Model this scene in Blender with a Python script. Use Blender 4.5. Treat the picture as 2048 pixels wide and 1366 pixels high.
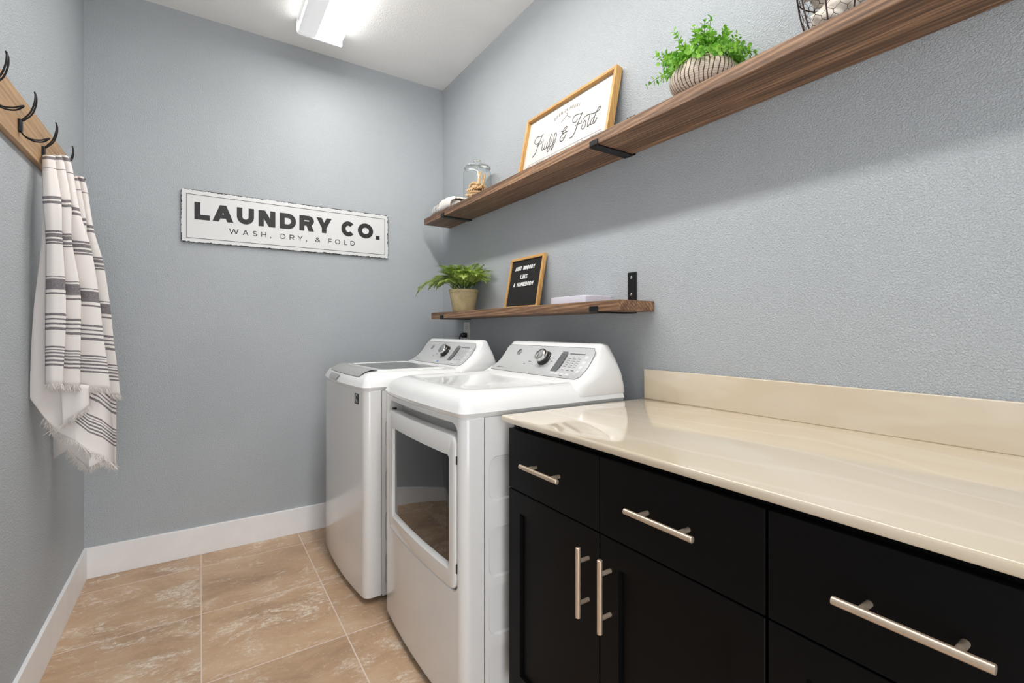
import bpy, bmesh, math, random
from mathutils import Vector, Matrix
PI = math.pi
random.seed(7)
for o in list(bpy.data.objects):
    bpy.data.objects.remove(o)
SC = bpy.context.scene
COL = SC.collection

# ------------------------------------------------------------------ camera, world, exposure
XL, XR, YB, YF, ZC = -0.4495, 1.358, 2.906, -0.95, 2.755      # room shell
cam_d = bpy.data.cameras.new('camera')
cam = bpy.data.objects.new('camera', cam_d)
COL.objects.link(cam)
cam.location = (0, 0, 1.15)
cam.rotation_euler = (PI/2, 0, -0.58282)
cam_d.sensor_width = 36.0
cam_d.lens = 945.2/2048*36.0
cam_d.shift_y = -23.55/2048
cam_d.clip_start = 0.02
SC.camera = cam

world = bpy.data.worlds.new('world')
SC.world = world
world.use_nodes = True
bg = world.node_tree.nodes['Background']
bg.inputs['Color'].default_value = (0.93, 0.96, 1.0, 1)
bg.inputs['Strength'].default_value = 4.3

SC.view_settings.view_transform = 'Standard'
SC.view_settings.look = 'None'
SC.view_settings.gamma = 1.0
SC.view_settings.use_curve_mapping = False
SC.view_settings.exposure = 0.18
LAMP_STRENGTH = 44.0

# ------------------------------------------------------------------ materials
def lin(c):
    return tuple(((v/255/12.92) if v/255 <= 0.04045 else ((v/255+0.055)/1.055)**2.4) for v in c) + (1.0,)

def new_mat(name):
    m = bpy.data.materials.new(name)
    m.use_nodes = True
    nt = m.node_tree
    b = nt.nodes['Principled BSDF']
    return m, nt, b

def N(nt, t, **kw):
    n = nt.nodes.new(t)
    for k, v in kw.items():
        setattr(n, k, v)
    return n

def mapping(nt, scale, coord='Object', rot=(0, 0, 0)):
    tc = N(nt, 'ShaderNodeTexCoord')
    mp = N(nt, 'ShaderNodeMapping')
    mp.inputs['Scale'].default_value = scale
    mp.inputs['Rotation'].default_value = rot
    nt.links.new(tc.outputs[coord], mp.inputs['Vector'])
    return mp

def noise(nt, vec, scale, detail=3, rough=0.5, dist=0.0):
    n = N(nt, 'ShaderNodeTexNoise')
    n.inputs['Scale'].default_value = scale
    n.inputs['Detail'].default_value = detail
    n.inputs['Roughness'].default_value = rough
    n.inputs['Distortion'].default_value = dist
    if vec is not None:
        nt.links.new(vec, n.inputs['Vector'])
    return n

def ramp(nt, fac, stops, interp='LINEAR'):
    r = N(nt, 'ShaderNodeValToRGB')
    cr = r.color_ramp
    cr.interpolation = interp
    while len(cr.elements) < len(stops):
        cr.elements.new(0.5)
    for e, (p, c) in zip(cr.elements, stops):
        e.position = p
        e.color = c if len(c) == 4 else tuple(c)+(1,)
    nt.links.new(fac, r.inputs['Fac'])
    return r

def bump(nt, b, height, strength, dist=0.001):
    n = N(nt, 'ShaderNodeBump')
    n.inputs['Strength'].default_value = strength
    n.inputs['Distance'].default_value = dist
    nt.links.new(height, n.inputs['Height'])
    nt.links.new(n.outputs['Normal'], b.inputs['Normal'])
    return n

def mathn(nt, op, a, b=None, c=None):
    n = N(nt, 'ShaderNodeMath', operation=op)
    for i, v in enumerate((a, b, c)):
        if v is None:
            continue
        if isinstance(v, (int, float)):
            n.inputs[i].default_value = v
        else:
            nt.links.new(v, n.inputs[i])
    return n.outputs[0]

def mixc(nt, fac, a, b, blend='MIX'):
    n = N(nt, 'ShaderNodeMix', data_type='RGBA', blend_type=blend)
    for i, v in ((0, fac), (6, a), (7, b)):
        if isinstance(v, (int, float)):
            n.inputs[i].default_value = v
        elif isinstance(v, tuple):
            n.inputs[i].default_value = v
        else:
            nt.links.new(v, n.inputs[i])
    return n.outputs[2]

def plain(name, rgb, rough=0.5, metal=0.0, var=0.06, vscale=14, bstr=0.0, bscale=300, spec=0.5, coat=0.0):
    m, nt, b = new_mat(name)
    mp = mapping(nt, (1, 1, 1))
    n = noise(nt, mp.outputs[0], vscale, 3)
    c = lin(rgb)
    lo = tuple(max(0, v*(1-var)) for v in c[:3])+(1,)
    hi = tuple(min(1, v*(1+var)) for v in c[:3])+(1,)
    r = ramp(nt, n.outputs['Fac'], [(0.3, lo), (0.7, hi)])
    nt.links.new(r.outputs[0], b.inputs['Base Color'])
    b.inputs['Roughness'].default_value = rough
    b.inputs['Metallic'].default_value = metal
    b.inputs['Specular IOR Level'].default_value = spec
    if coat:
        b.inputs['Coat Weight'].default_value = coat
        b.inputs['Coat Roughness'].default_value = 0.04
    if bstr:
        n2 = noise(nt, mp.outputs[0], bscale, 2)
        bump(nt, b, n2.outputs['Fac'], bstr)
    return m

def wall_mat(name, rgb, strength, scale):
    m, nt, b = new_mat(name)
    mp = mapping(nt, (1, 1, 1))
    n = noise(nt, mp.outputs[0], scale, 3, 0.55, 0.4)
    n2 = noise(nt, mp.outputs[0], 2.2, 2)
    c = lin(rgb)
    r = ramp(nt, n2.outputs['Fac'], [(0.3, tuple(v*0.97 for v in c[:3])+(1,)), (0.7, tuple(min(1, v*1.03) for v in c[:3])+(1,))])
    nt.links.new(r.outputs[0], b.inputs['Base Color'])
    h = ramp(nt, n.outputs['Fac'], [(0.40, (0, 0, 0, 1)), (0.62, (1, 1, 1, 1))])
    bump(nt, b, h.outputs[0], strength, 0.002)
    b.inputs['Roughness'].default_value = 0.55
    b.inputs['Specular IOR Level'].default_value = 0.35
    return m

def wood_mat(name, dark, mid, light, axis='y', rough=0.5, fine=1.0, knots=True):
    m, nt, b = new_mat(name)
    sc = {'x': (0.9, 16, 16), 'y': (16, 0.9, 16), 'z': (16, 16, 0.9)}[axis]
    mp = mapping(nt, sc)
    n1 = noise(nt, mp.outputs[0], 1.4*fine, 4, 0.55, 0.9)
    w = N(nt, 'ShaderNodeTexWave', wave_type='BANDS', bands_direction='DIAGONAL')
    w.inputs['Scale'].default_value = 2.6*fine
    w.inputs['Distortion'].default_value = 7
    w.inputs['Detail'].default_value = 3
    w.inputs['Detail Scale'].default_value = 0.7
    nt.links.new(mp.outputs[0], w.inputs['Vector'])
    n2 = noise(nt, mp.outputs[0], 13*fine, 4, 0.65)
    f = mathn(nt, 'ADD', mathn(nt, 'MULTIPLY', n1.outputs['Fac'], 0.55), mathn(nt, 'MULTIPLY', w.outputs['Fac'], 0.13))
    f = mathn(nt, 'ADD', f, mathn(nt, 'MULTIPLY', n2.outputs['Fac'], 0.42))
    kn = {'x': (3.2, 9, 9), 'y': (9, 3.2, 9), 'z': (9, 9, 3.2)}[axis]
    mpk = mapping(nt, kn)
    vo = N(nt, 'ShaderNodeTexVoronoi')
    vo.inputs['Scale'].default_value = 0.75
    nt.links.new(mpk.outputs[0], vo.inputs['Vector'])
    kd = ramp(nt, vo.outputs['Distance'], [(0.03, (0.3, 0.3, 0.3, 1)), (0.10, (0, 0, 0, 1))])
    f = mathn(nt, 'SUBTRACT', f, kd.outputs[0])
    mps = mapping(nt, {'x': (0.35, 70, 70), 'y': (70, 0.35, 70), 'z': (70, 70, 0.35)}[axis])
    n4 = noise(nt, mps.outputs[0], 1.7*fine, 2, 0.5)
    f = mathn(nt, 'ADD', f, mathn(nt, 'MULTIPLY', mathn(nt, 'SUBTRACT', n4.outputs['Fac'], 0.5), 0.42))
    r = ramp(nt, f, [(0.32, lin(dark)), (0.55, lin(mid)), (0.80, lin(light))])
    nt.links.new(r.outputs[0], b.inputs['Base Color'])
    b.inputs['Roughness'].default_value = rough
    bump(nt, b, n2.outputs['Fac'], 0.15, 0.001)
    return m

MAT = {}
MAT['wall'] = wall_mat('wall_paint', (187, 192, 196), 0.8, 215)
MAT['ceiling'] = wall_mat('ceiling_paint', (250, 249, 247), 0.35, 130)
MAT['trim'] = plain('trim_paint', (244, 243, 243), 0.4, var=0.02)
MAT['enamel'] = plain('white_enamel', (232, 231, 229), 0.12, var=0.01, vscale=3, coat=0.3)
MAT['enamel_deck'] = plain('white_deck_enamel', (238, 238, 237), 0.10, var=0.01, vscale=3, coat=0.3)
MAT['panel_grey'] = plain('silver_panel', (206, 207, 207), 0.32, 0.2, var=0.02)
MAT['lid_grey'] = plain('grey_lid_strip', (176, 176, 174), 0.35, 0.2, var=0.02)
MAT['dark_plastic'] = plain('dark_plastic', (28, 28, 28), 0.4, var=0.05)
MAT['marking'] = plain('panel_marking', (105, 106, 108), 0.5, var=0.02)
MAT['marking_light'] = plain('panel_button', (222, 222, 222), 0.4, var=0.02)
MAT['display'] = plain('display_window', (98, 99, 100), 0.15, var=0.03)
MAT['chrome'] = plain('chrome', (215, 214, 210), 0.14, 1.0, var=0.01)
MAT['nickel'] = plain('satin_nickel', (212, 192, 170), 0.32, 0.72, var=0.03, vscale=60)
MAT['cabinet'] = plain('black_cabinet_paint', (6, 6, 7), 0.5, var=0.1, vscale=9, bstr=0.03, bscale=60, spec=0.14)
MAT['black_metal'] = plain('black_iron', (23, 23, 24), 0.45, 0.3, var=0.1, bstr=0.05, bscale=220)
MAT['ink'] = plain('sign_ink', (27, 26, 26), 0.5, var=0.08, vscale=40)
MAT['ink_soft'] = plain('script_ink', (62, 58, 56), 0.6, var=0.08, vscale=40)
MAT['paper'] = plain('sign_board_paint', (206, 202, 197), 0.6, var=0.01)
MAT['letter_white'] = plain('letter_plastic', (240, 240, 238), 0.4, var=0.01)
MAT['white_box'] = plain('white_plastic', (226, 222, 232), 0.35, var=0.01)
MAT['outlet'] = plain('outlet_plastic', (226, 224, 220), 0.35, var=0.01)
MAT['shelf_wood'] = wood_mat('walnut_stained_pine', (70, 50, 37), (118, 87, 63), (184, 144, 110), 'y', 0.5)
MAT['rack_wood'] = wood_mat('oak_rack', (146, 112, 80), (178, 142, 104), (202, 168, 128), 'y', 0.5, 0.8)
MAT['frame_wood_y'] = wood_mat('oak_frame', (170, 124, 64), (203, 156, 90), (224, 182, 118), 'y', 0.5, 1.4)
MAT['frame_wood_z'] = wood_mat('oak_frame_upright', (170, 124, 64), (203, 156, 90), (224, 182, 118), 'z', 0.5, 1.4)
MAT['pin_wood'] = wood_mat('clothespin_beech', (214, 172, 120), (234, 198, 148), (246, 218, 176), 'x', 0.55, 2)
MAT['rust'] = plain('rusty_wire', (66, 50, 47), 0.6, 0.5, var=0.3, vscale=120)
MAT['linen'] = plain('linen_cloth', (226, 216, 204), 0.9, var=0.08, vscale=20, bstr=0.3, bscale=500)
MAT['stem'] = plain('plant_stem', (70, 96, 44), 0.6, var=0.2)
MAT['soil'] = plain('potting_soil', (46, 38, 30), 0.95, var=0.3, vscale=80, bstr=0.6, bscale=150)
MAT['fringe'] = plain('cotton_fringe', (228, 222, 217), 0.95, var=0.04, vscale=50)
MAT['rubber'] = plain('rubber_foot', (40, 40, 40), 0.7, var=0.05)

def mat_floor():
    m, nt, b = new_mat('travertine_tile')
    tc = N(nt, 'ShaderNodeTexCoord')
    sep = N(nt, 'ShaderNodeSeparateXYZ')
    nt.links.new(tc.outputs['Object'], sep.inputs[0])
    T = 0.4565
    def cell(o, off):
        s = mathn(nt, 'DIVIDE', mathn(nt, 'SUBTRACT', o, off), T)
        fl = mathn(nt, 'FLOOR', s)
        fr = mathn(nt, 'FRACT', s)
        d = mathn(nt, 'MULTIPLY', mathn(nt, 'MINIMUM', fr, mathn(nt, 'SUBTRACT', 1.0, fr)), T)
        return fl, d
    fx, dx = cell(sep.outputs[0], 0.003)
    fy, dy = cell(sep.outputs[1], 0.004)
    d = mathn(nt, 'MINIMUM', dx, dy)
    grout = mathn(nt, 'LESS_THAN', d, 0.0022)
    cmb = N(nt, 'ShaderNodeCombineXYZ')
    nt.links.new(fx, cmb.inputs[0])
    nt.links.new(fy, cmb.inputs[1])
    wn = N(nt, 'ShaderNodeTexWhiteNoise')
    nt.links.new(cmb.outputs[0], wn.inputs['Vector'])
    sc = N(nt, 'ShaderNodeVectorMath', operation='MULTIPLY')
    nt.links.new(tc.outputs['Object'], sc.inputs[0])
    sc.inputs[1].default_value = (0.85, 1.25, 1)
    off = N(nt, 'ShaderNodeVectorMath', operation='MULTIPLY_ADD')
    nt.links.new(wn.outputs['Color'], off.inputs[0])
    off.inputs[1].default_value = (9, 9, 9)
    nt.links.new(sc.outputs[0], off.inputs[2])
    n1 = noise(nt, off.outputs[0], 3.4, 8, 0.68, 0.5)
    n2 = noise(nt, off.outputs[0], 5.2, 13, 0.80, 0.55)
    n3 = noise(nt, off.outputs[0], 60, 5, 0.75, 0.4)
    base = ramp(nt, n1.outputs['Fac'], [(0.30, lin((166, 136, 109))), (0.5, lin((194, 161, 129))), (0.72, lin((211, 183, 154)))])
    pmask = ramp(nt, n2.outputs['Fac'], [(0.51, (0, 0, 0, 1)), (0.59, (1, 1, 1, 1))])
    fine = ramp(nt, n3.outputs['Fac'], [(0.46, (0.0, 0, 0, 1)), (0.56, (1, 1, 1, 1))])
    pm = mathn(nt, 'MULTIPLY', pmask.outputs[0], mathn(nt, 'ADD', mathn(nt, 'MULTIPLY', fine.outputs[0], 0.75), 0.2))
    sp = ramp(nt, n3.outputs['Fac'], [(0.60, (0, 0, 0, 1)), (0.66, (0.5, 0.5, 0.5, 1))])
    pm = mathn(nt, 'MAXIMUM', pm, sp.outputs[0])
    c = mixc(nt, pm, base.outputs[0], lin((228, 214, 196)))
    dk = ramp(nt, n3.outputs['Fac'], [(0.28, (1, 1, 1, 1)), (0.40, (0, 0, 0, 1))])
    c = mixc(nt, mathn(nt, 'MULTIPLY', dk.outputs[0], 0.30), c, lin((120, 92, 70)))
    tone = mathn(nt, 'ADD', 0.93, mathn(nt, 'MULTIPLY', wn.outputs['Value'], 0.12))
    cb = N(nt, 'ShaderNodeCombineColor')
    for i in range(3):
        nt.links.new(tone, cb.inputs[i])
    c = mixc(nt, 1.0, c, cb.outputs[0], 'MULTIPLY')
    c = mixc(nt, grout, c, lin((222, 204, 192)))
    nt.links.new(c, b.inputs['Base Color'])
    b.inputs['Roughness'].default_value = 0.42
    hgt = mathn(nt, 'SUBTRACT', mathn(nt, 'MULTIPLY', n3.outputs['Fac'], 0.4), grout)
    bump(nt, b, hgt, 0.35, 0.0015)
    return m
MAT['floor'] = mat_floor()

def mat_counter():
    m, nt, b = new_mat('cultured_marble')
    mp = mapping(nt, (1.0, 0.45, 1.6))
    n = noise(nt, mp.outputs[0], 3.2, 5, 0.55, 2.2)
    r = ramp(nt, n.outputs['Fac'], [(0.32, lin((216, 200, 174))), (0.5, lin((219, 204, 181))), (0.68, lin((222, 209, 189)))])
    w = N(nt, 'ShaderNodeTexWave', wave_type='BANDS')
    w.inputs['Scale'].default_value = 2.6
    w.inputs['Distortion'].default_value = 11
    w.inputs['Detail'].default_value = 3
    nt.links.new(mp.outputs[0], w.inputs['Vector'])
    v = ramp(nt, w.outputs['Fac'], [(0.90, (0, 0, 0, 1)), (1.0, (0.25, 0.25, 0.25, 1))])
    c = mixc(nt, v.outputs[0], r.outputs[0], lin((236, 226, 208)))
    nt.links.new(c, b.inputs['Base Color'])
    b.inputs['Roughness'].default_value = 0.07
    b.inputs['Coat Weight'].default_value = 0.5
    b.inputs['Coat Roughness'].default_value = 0.03
    return m
MAT['counter'] = mat_counter()

def mat_towel():
    m, nt, b = new_mat('striped_cotton')
    uv = N(nt, 'ShaderNodeUVMap')
    sep = N(nt, 'ShaderNodeSeparateXYZ')
    nt.links.new(uv.outputs[0], sep.inputs[0])
    stripes = [(0.013, 0.010), (0.055, 0.003), (0.183, 0.0065), (0.204, 0.0065), (0.330, 0.003), (0.342, 0.006), (0.352, 0.003), (0.367, 0.006), (0.381, 0.003)]
    stripes2 = [(0.524, 0.003), (0.557, 0.024), (0.595, 0.004), (0.692, 0.0045), (0.713, 0.0045), (0.732, 0.0045), (0.754, 0.0045),
                (0.833, 0.0035), (0.848, 0.0035), (0.862, 0.0035), (0.877, 0.0035), (0.892, 0.0035), (0.909, 0.0035)]
    def rr(st):
        stops = [(0.0, (0, 0, 0, 1))]
        for c, hw in st:
            stops += [(c-hw, (1, 1, 1, 1)), (c+hw, (0, 0, 0, 1))]
        return ramp(nt, sep.outputs[1], stops, 'CONSTANT')
    a, c2 = rr(stripes), rr(stripes2)
    f = mathn(nt, 'MAXIMUM', a.outputs[0], c2.outputs[0])
    mp = mapping(nt, (1, 1, 1))
    n = noise(nt, mp.outputs[0], 420, 2)
    f = mathn(nt, 'MULTIPLY', f, mathn(nt, 'ADD', 0.62, mathn(nt, 'MULTIPLY', n.outputs['Fac'], 0.5)))
    col = mixc(nt, f, lin((229, 223, 219)), lin((98, 92, 97)))
    nt.links.new(col, b.inputs['Base Color'])
    b.inputs['Roughness'].default_value = 0.95
    b.inputs['Specular IOR Level'].default_value = 0.1
    bump(nt, b, n.outputs['Fac'], 0.25, 0.0008)
    return m
MAT['towel'] = mat_towel()

def mat_leaf(name, dark, light, sub=0.15):
    m, nt, b = new_mat(name)
    mp = mapping(nt, (1, 1, 1))
    n = noise(nt, mp.outputs[0], 38, 2)
    r = ramp(nt, n.outputs['Fac'], [(0.35, lin(dark)), (0.68, lin(light))])
    nt.links.new(r.outputs[0], b.inputs['Base Color'])
    b.inputs['Roughness'].default_value = 0.5
    tr = N(nt, 'ShaderNodeBsdfTranslucent')
    nt.links.new(r.outputs[0], tr.inputs['Color'])
    mx = N(nt, 'ShaderNodeMixShader')
    mx.inputs[0].default_value = 0.38
    out = nt.nodes['Material Output']
    nt.links.new(b.outputs[0], mx.inputs[1])
    nt.links.new(tr.outputs[0], mx.inputs[2])
    nt.links.new(mx.outputs[0], out.inputs['Surface'])
    return m
MAT['fern'] = mat_leaf('fern_leaf', (132, 166, 60), (216, 232, 134))
MAT['euca'] = mat_leaf('eucalyptus_leaf', (82, 150, 38), (164, 218, 86))

def mat_glass():
    m, nt, b = new_mat('clear_glass')
    out = nt.nodes['Material Output']
    lw = N(nt, 'ShaderNodeLayerWeight')
    lw.inputs['Blend'].default_value = 0.35
    tr = N(nt, 'ShaderNodeBsdfTransparent')
    r = ramp(nt, lw.outputs['Facing'], [(0.0, (0.97, 0.98, 0.98, 1)), (0.5, (0.93, 0.945, 0.94, 1)), (0.75, (0.80, 0.84, 0.82, 1)), (0.92, (0.55, 0.60, 0.58, 1)), (1.0, (0.34, 0.40, 0.38, 1))])
    nt.links.new(r.outputs[0], tr.inputs['Color'])
    gl = N(nt, 'ShaderNodeBsdfGlossy')
    gl.inputs['Roughness'].default_value = 0.03
    mx = N(nt, 'ShaderNodeMixShader')
    fr = ramp(nt, lw.outputs['Facing'], [(0.0, (0.03, 0.03, 0.03, 1)), (0.7, (0.10, 0.10, 0.10, 1)), (1.0, (0.5, 0.45, 0.45, 1))])
    nt.links.new(fr.outputs[0], mx.inputs[0])
    nt.links.new(tr.outputs[0], mx.inputs[1])
    nt.links.new(gl.outputs[0], mx.inputs[2])
    nt.links.new(mx.outputs[0], out.inputs['Surface'])
    return m
MAT['glass'] = mat_glass()
def mat_solid_glass():
    m, nt, b = new_mat('solid_glass')
    b.inputs['Base Color'].default_value = (0.93, 0.97, 0.95, 1)
    b.inputs['Transmission Weight'].default_value = 1.0
    b.inputs['Roughness'].default_value = 0.02
    b.inputs['IOR'].default_value = 1.45
    return m
MAT['solid_glass'] = mat_solid_glass()

def mat_door_glass():
    m, nt, b = new_mat('smoked_glass')
    mp = mapping(nt, (1, 1, 1))
    n = noise(nt, mp.outputs[0], 4, 2)
    r = ramp(nt, n.outputs['Fac'], [(0.3, lin((20, 20, 20))), (0.7, lin((26, 26, 26)))])
    nt.links.new(r.outputs[0], b.inputs['Base Color'])
    b.inputs['Roughness'].default_value = 0.02
    b.inputs['IOR'].default_value = 1.62
    return m
MAT['door_glass'] = mat_door_glass()

def mat_lid_glass():
    m, nt, b = new_mat('speckled_lid_glass')
    mp = mapping(nt, (1, 1, 1))
    n = noise(nt, mp.outputs[0], 160, 3, 0.7)
    r = ramp(nt, n.outputs['Fac'], [(0.35, lin((92, 92, 90))), (0.65, lin((138, 138, 135)))])
    nt.links.new(r.outputs[0], b.inputs['Base Color'])
    b.inputs['Roughness'].default_value = 0.12
    return m
MAT['lid_glass'] = mat_lid_glass()

def mat_sign():
    # white enamel with worn, chipped edges (object space: x across, z up; sign is 1.062 x 0.268)
    m, nt, b = new_mat('worn_enamel_sign')
    tc = N(nt, 'ShaderNodeTexCoord')
    sep = N(nt, 'ShaderNodeSeparateXYZ')
    nt.links.new(tc.outputs['Object'], sep.inputs[0])
    dx = mathn(nt, 'SUBTRACT', 0.531, mathn(nt, 'ABSOLUTE', sep.outputs[0]))
    dz = mathn(nt, 'SUBTRACT', 0.134, mathn(nt, 'ABSOLUTE', mathn(nt, 'SUBTRACT', sep.outputs[2], 0.134)))
    d = mathn(nt, 'MINIMUM', dx, dz)
    n = noise(nt, tc.outputs['Object'], 55, 5, 0.7, 0.6)
    n2 = noise(nt, tc.outputs['Object'], 9, 2)
    thr = mathn(nt, 'MULTIPLY', mathn(nt, 'SUBTRACT', mathn(nt, 'ADD', n.outputs['Fac'], mathn(nt, 'MULTIPLY', n2.outputs['Fac'], 0.7)), 0.72), 0.020)
    chip = mathn(nt, 'LESS_THAN', d, thr)
    c = mixc(nt, chip, lin((219, 219, 218)), lin((42, 40, 39)))
    nt.links.new(c, b.inputs['Base Color'])
    b.inputs['Roughness'].default_value = 0.3
    return m
MAT['sign'] = mat_sign()

def mat_pot_carved():
    m, nt, b = new_mat('carved_pot_glaze')
    tc = N(nt, 'ShaderNodeTexCoord')
    sep = N(nt, 'ShaderNodeSeparateXYZ')
    nt.links.new(tc.outputs['Object'], sep.inputs[0])
    ang = mathn(nt, 'ARCTAN2', sep.outputs[1], sep.outputs[0])
    nz = noise(nt, tc.outputs['Object'], 26, 1)
    wob = mathn(nt, 'MULTIPLY', mathn(nt, 'SUBTRACT', nz.outputs['Fac'], 0.5), 0.16)
    wob2 = mathn(nt, 'MULTIPLY', mathn(nt, 'SINE', mathn(nt, 'MULTIPLY', sep.outputs[2], 70)), 0.03)
    s = mathn(nt, 'FRACT', mathn(nt, 'MULTIPLY', mathn(nt, 'ADD', mathn(nt, 'ADD', ang, wob), wob2), 44/(2*PI)))
    rib = mathn(nt, 'LESS_THAN', mathn(nt, 'ABSOLUTE', mathn(nt, 'SUBTRACT', s, 0.5)), 0.11)
    zz = mathn(nt, 'FRACT', mathn(nt, 'MULTIPLY', sep.outputs[2], 170))
    cross = mathn(nt, 'LESS_THAN', zz, 0.25)
    c = mixc(nt, mathn(nt, 'MULTIPLY', cross, 0.45), lin((224, 208, 192)), lin((140, 112, 90)))
    c = mixc(nt, rib, c, lin((88, 62, 44)))
    nt.links.new(c, b.inputs['Base Color'])
    b.inputs['Roughness'].default_value = 0.6
    h = mathn(nt, 'SUBTRACT', mathn(nt, 'SUBTRACT', 1.0, rib), mathn(nt, 'MULTIPLY', cross, 0.3))
    bump(nt, b, h, 0.5, 0.002)
    return m
MAT['carved_pot'] = mat_pot_carved()

def mat_clay():
    m, nt, b = new_mat('aged_clay')
    mp = mapping(nt, (1, 1, 1))
    n = noise(nt, mp.outputs[0], 15, 5, 0.65, 0.5)
    n2 = noise(nt, mp.outputs[0], 24, 4, 0.7, 1.0)
    r = ramp(nt, n.outputs['Fac'], [(0.3, lin((176, 158, 116))), (0.6, lin((200, 182, 142))), (0.8, lin((178, 148, 98)))])
    k = ramp(nt, n2.outputs['Fac'], [(0.62, (0, 0, 0, 1)), (0.74, (0.8, 0.8, 0.8, 1))])
    c = mixc(nt, k.outputs[0], r.outputs[0], lin((128, 96, 62)))
    nt.links.new(c, b.inputs['Base Color'])
    b.inputs['Roughness'].default_value = 0.8
    bump(nt, b, n2.outputs['Fac'], 0.3, 0.001)
    return m
MAT['clay'] = mat_clay()

def mat_felt():
    m, nt, b = new_mat('black_felt_grooves')
    tc = N(nt, 'ShaderNodeTexCoord')
    uv = N(nt, 'ShaderNodeUVMap')
    sep = N(nt, 'ShaderNodeSeparateXYZ')
    nt.links.new(uv.outputs[0], sep.inputs[0])
    f = mathn(nt, 'FRACT', mathn(nt, 'MULTIPLY', sep.outputs[1], 36))
    g = mathn(nt, 'LESS_THAN', f, 0.3)
    c = mixc(nt, g, lin((33, 32, 32)), lin((12, 12, 12)))
    nt.links.new(c, b.inputs['Base Color'])
    b.inputs['Roughness'].default_value = 0.95
    bump(nt, b, mathn(nt, 'SUBTRACT', 1.0, g), 0.6, 0.002)
    return m
MAT['felt'] = mat_felt()

def mat_bundle():
    m, nt, b = new_mat('striped_terry')
    tc = N(nt, 'ShaderNodeTexCoord')
    sep = N(nt, 'ShaderNodeSeparateXYZ')
    nt.links.new(tc.outputs['Object'], sep.inputs[0])
    n0 = noise(nt, tc.outputs['Object'], 30, 2)
    yy = mathn(nt, 'ADD', sep.outputs[1], mathn(nt, 'MULTIPLY', n0.outputs['Fac'], 0.012))
    f = mathn(nt, 'FRACT', mathn(nt, 'MULTIPLY', yy, 62))
    st = mathn(nt, 'LESS_THAN', f, 0.34)
    zone = mathn(nt, 'MULTIPLY', mathn(nt, 'GREATER_THAN', yy, -0.01), mathn(nt, 'LESS_THAN', yy, 0.13))
    s = mathn(nt, 'MULTIPLY', st, zone)
    c = mixc(nt, s, lin((232, 228, 222)), lin((84, 80, 80)))
    nt.links.new(c, b.inputs['Base Color'])
    b.inputs['Roughness'].default_value = 0.95
    n = noise(nt, tc.outputs['Object'], 210, 3)
    bump(nt, b, n.outputs['Fac'], 0.8, 0.004)
    return m
MAT['bundle'] = mat_bundle()

def mat_emit(name, rgb, strength):
    m, nt, b = new_mat(name)
    b.inputs['Base Color'].default_value = (0.85, 0.85, 0.85, 1)
    b.inputs['Roughness'].default_value = 0.3
    b.inputs['Emission Color'].default_value = tuple(rgb)+(1,)
    b.inputs['Emission Strength'].default_value = strength
    return m
WARM = (1.0, 0.985, 0.96)
MAT['diffuser'] = mat_emit('lamp_lens_over_tube', WARM, LAMP_STRENGTH)
MAT['diffuser_mid'] = mat_emit('lamp_lens_between', WARM, 3.0)
MAT['diffuser_side'] = mat_emit('lamp_lens_edge', WARM, 8.0)
MAT['diffuser_left_fill'] = mat_emit('lamp_lens_left_edge_fill', WARM, 6.0)  # edge glow added to brighten the left wall and ceiling
MAT['diffuser_dim'] = mat_emit('lamp_lens_over_dead_tube', (0.95, 0.97, 1.0), 0.30)

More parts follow.
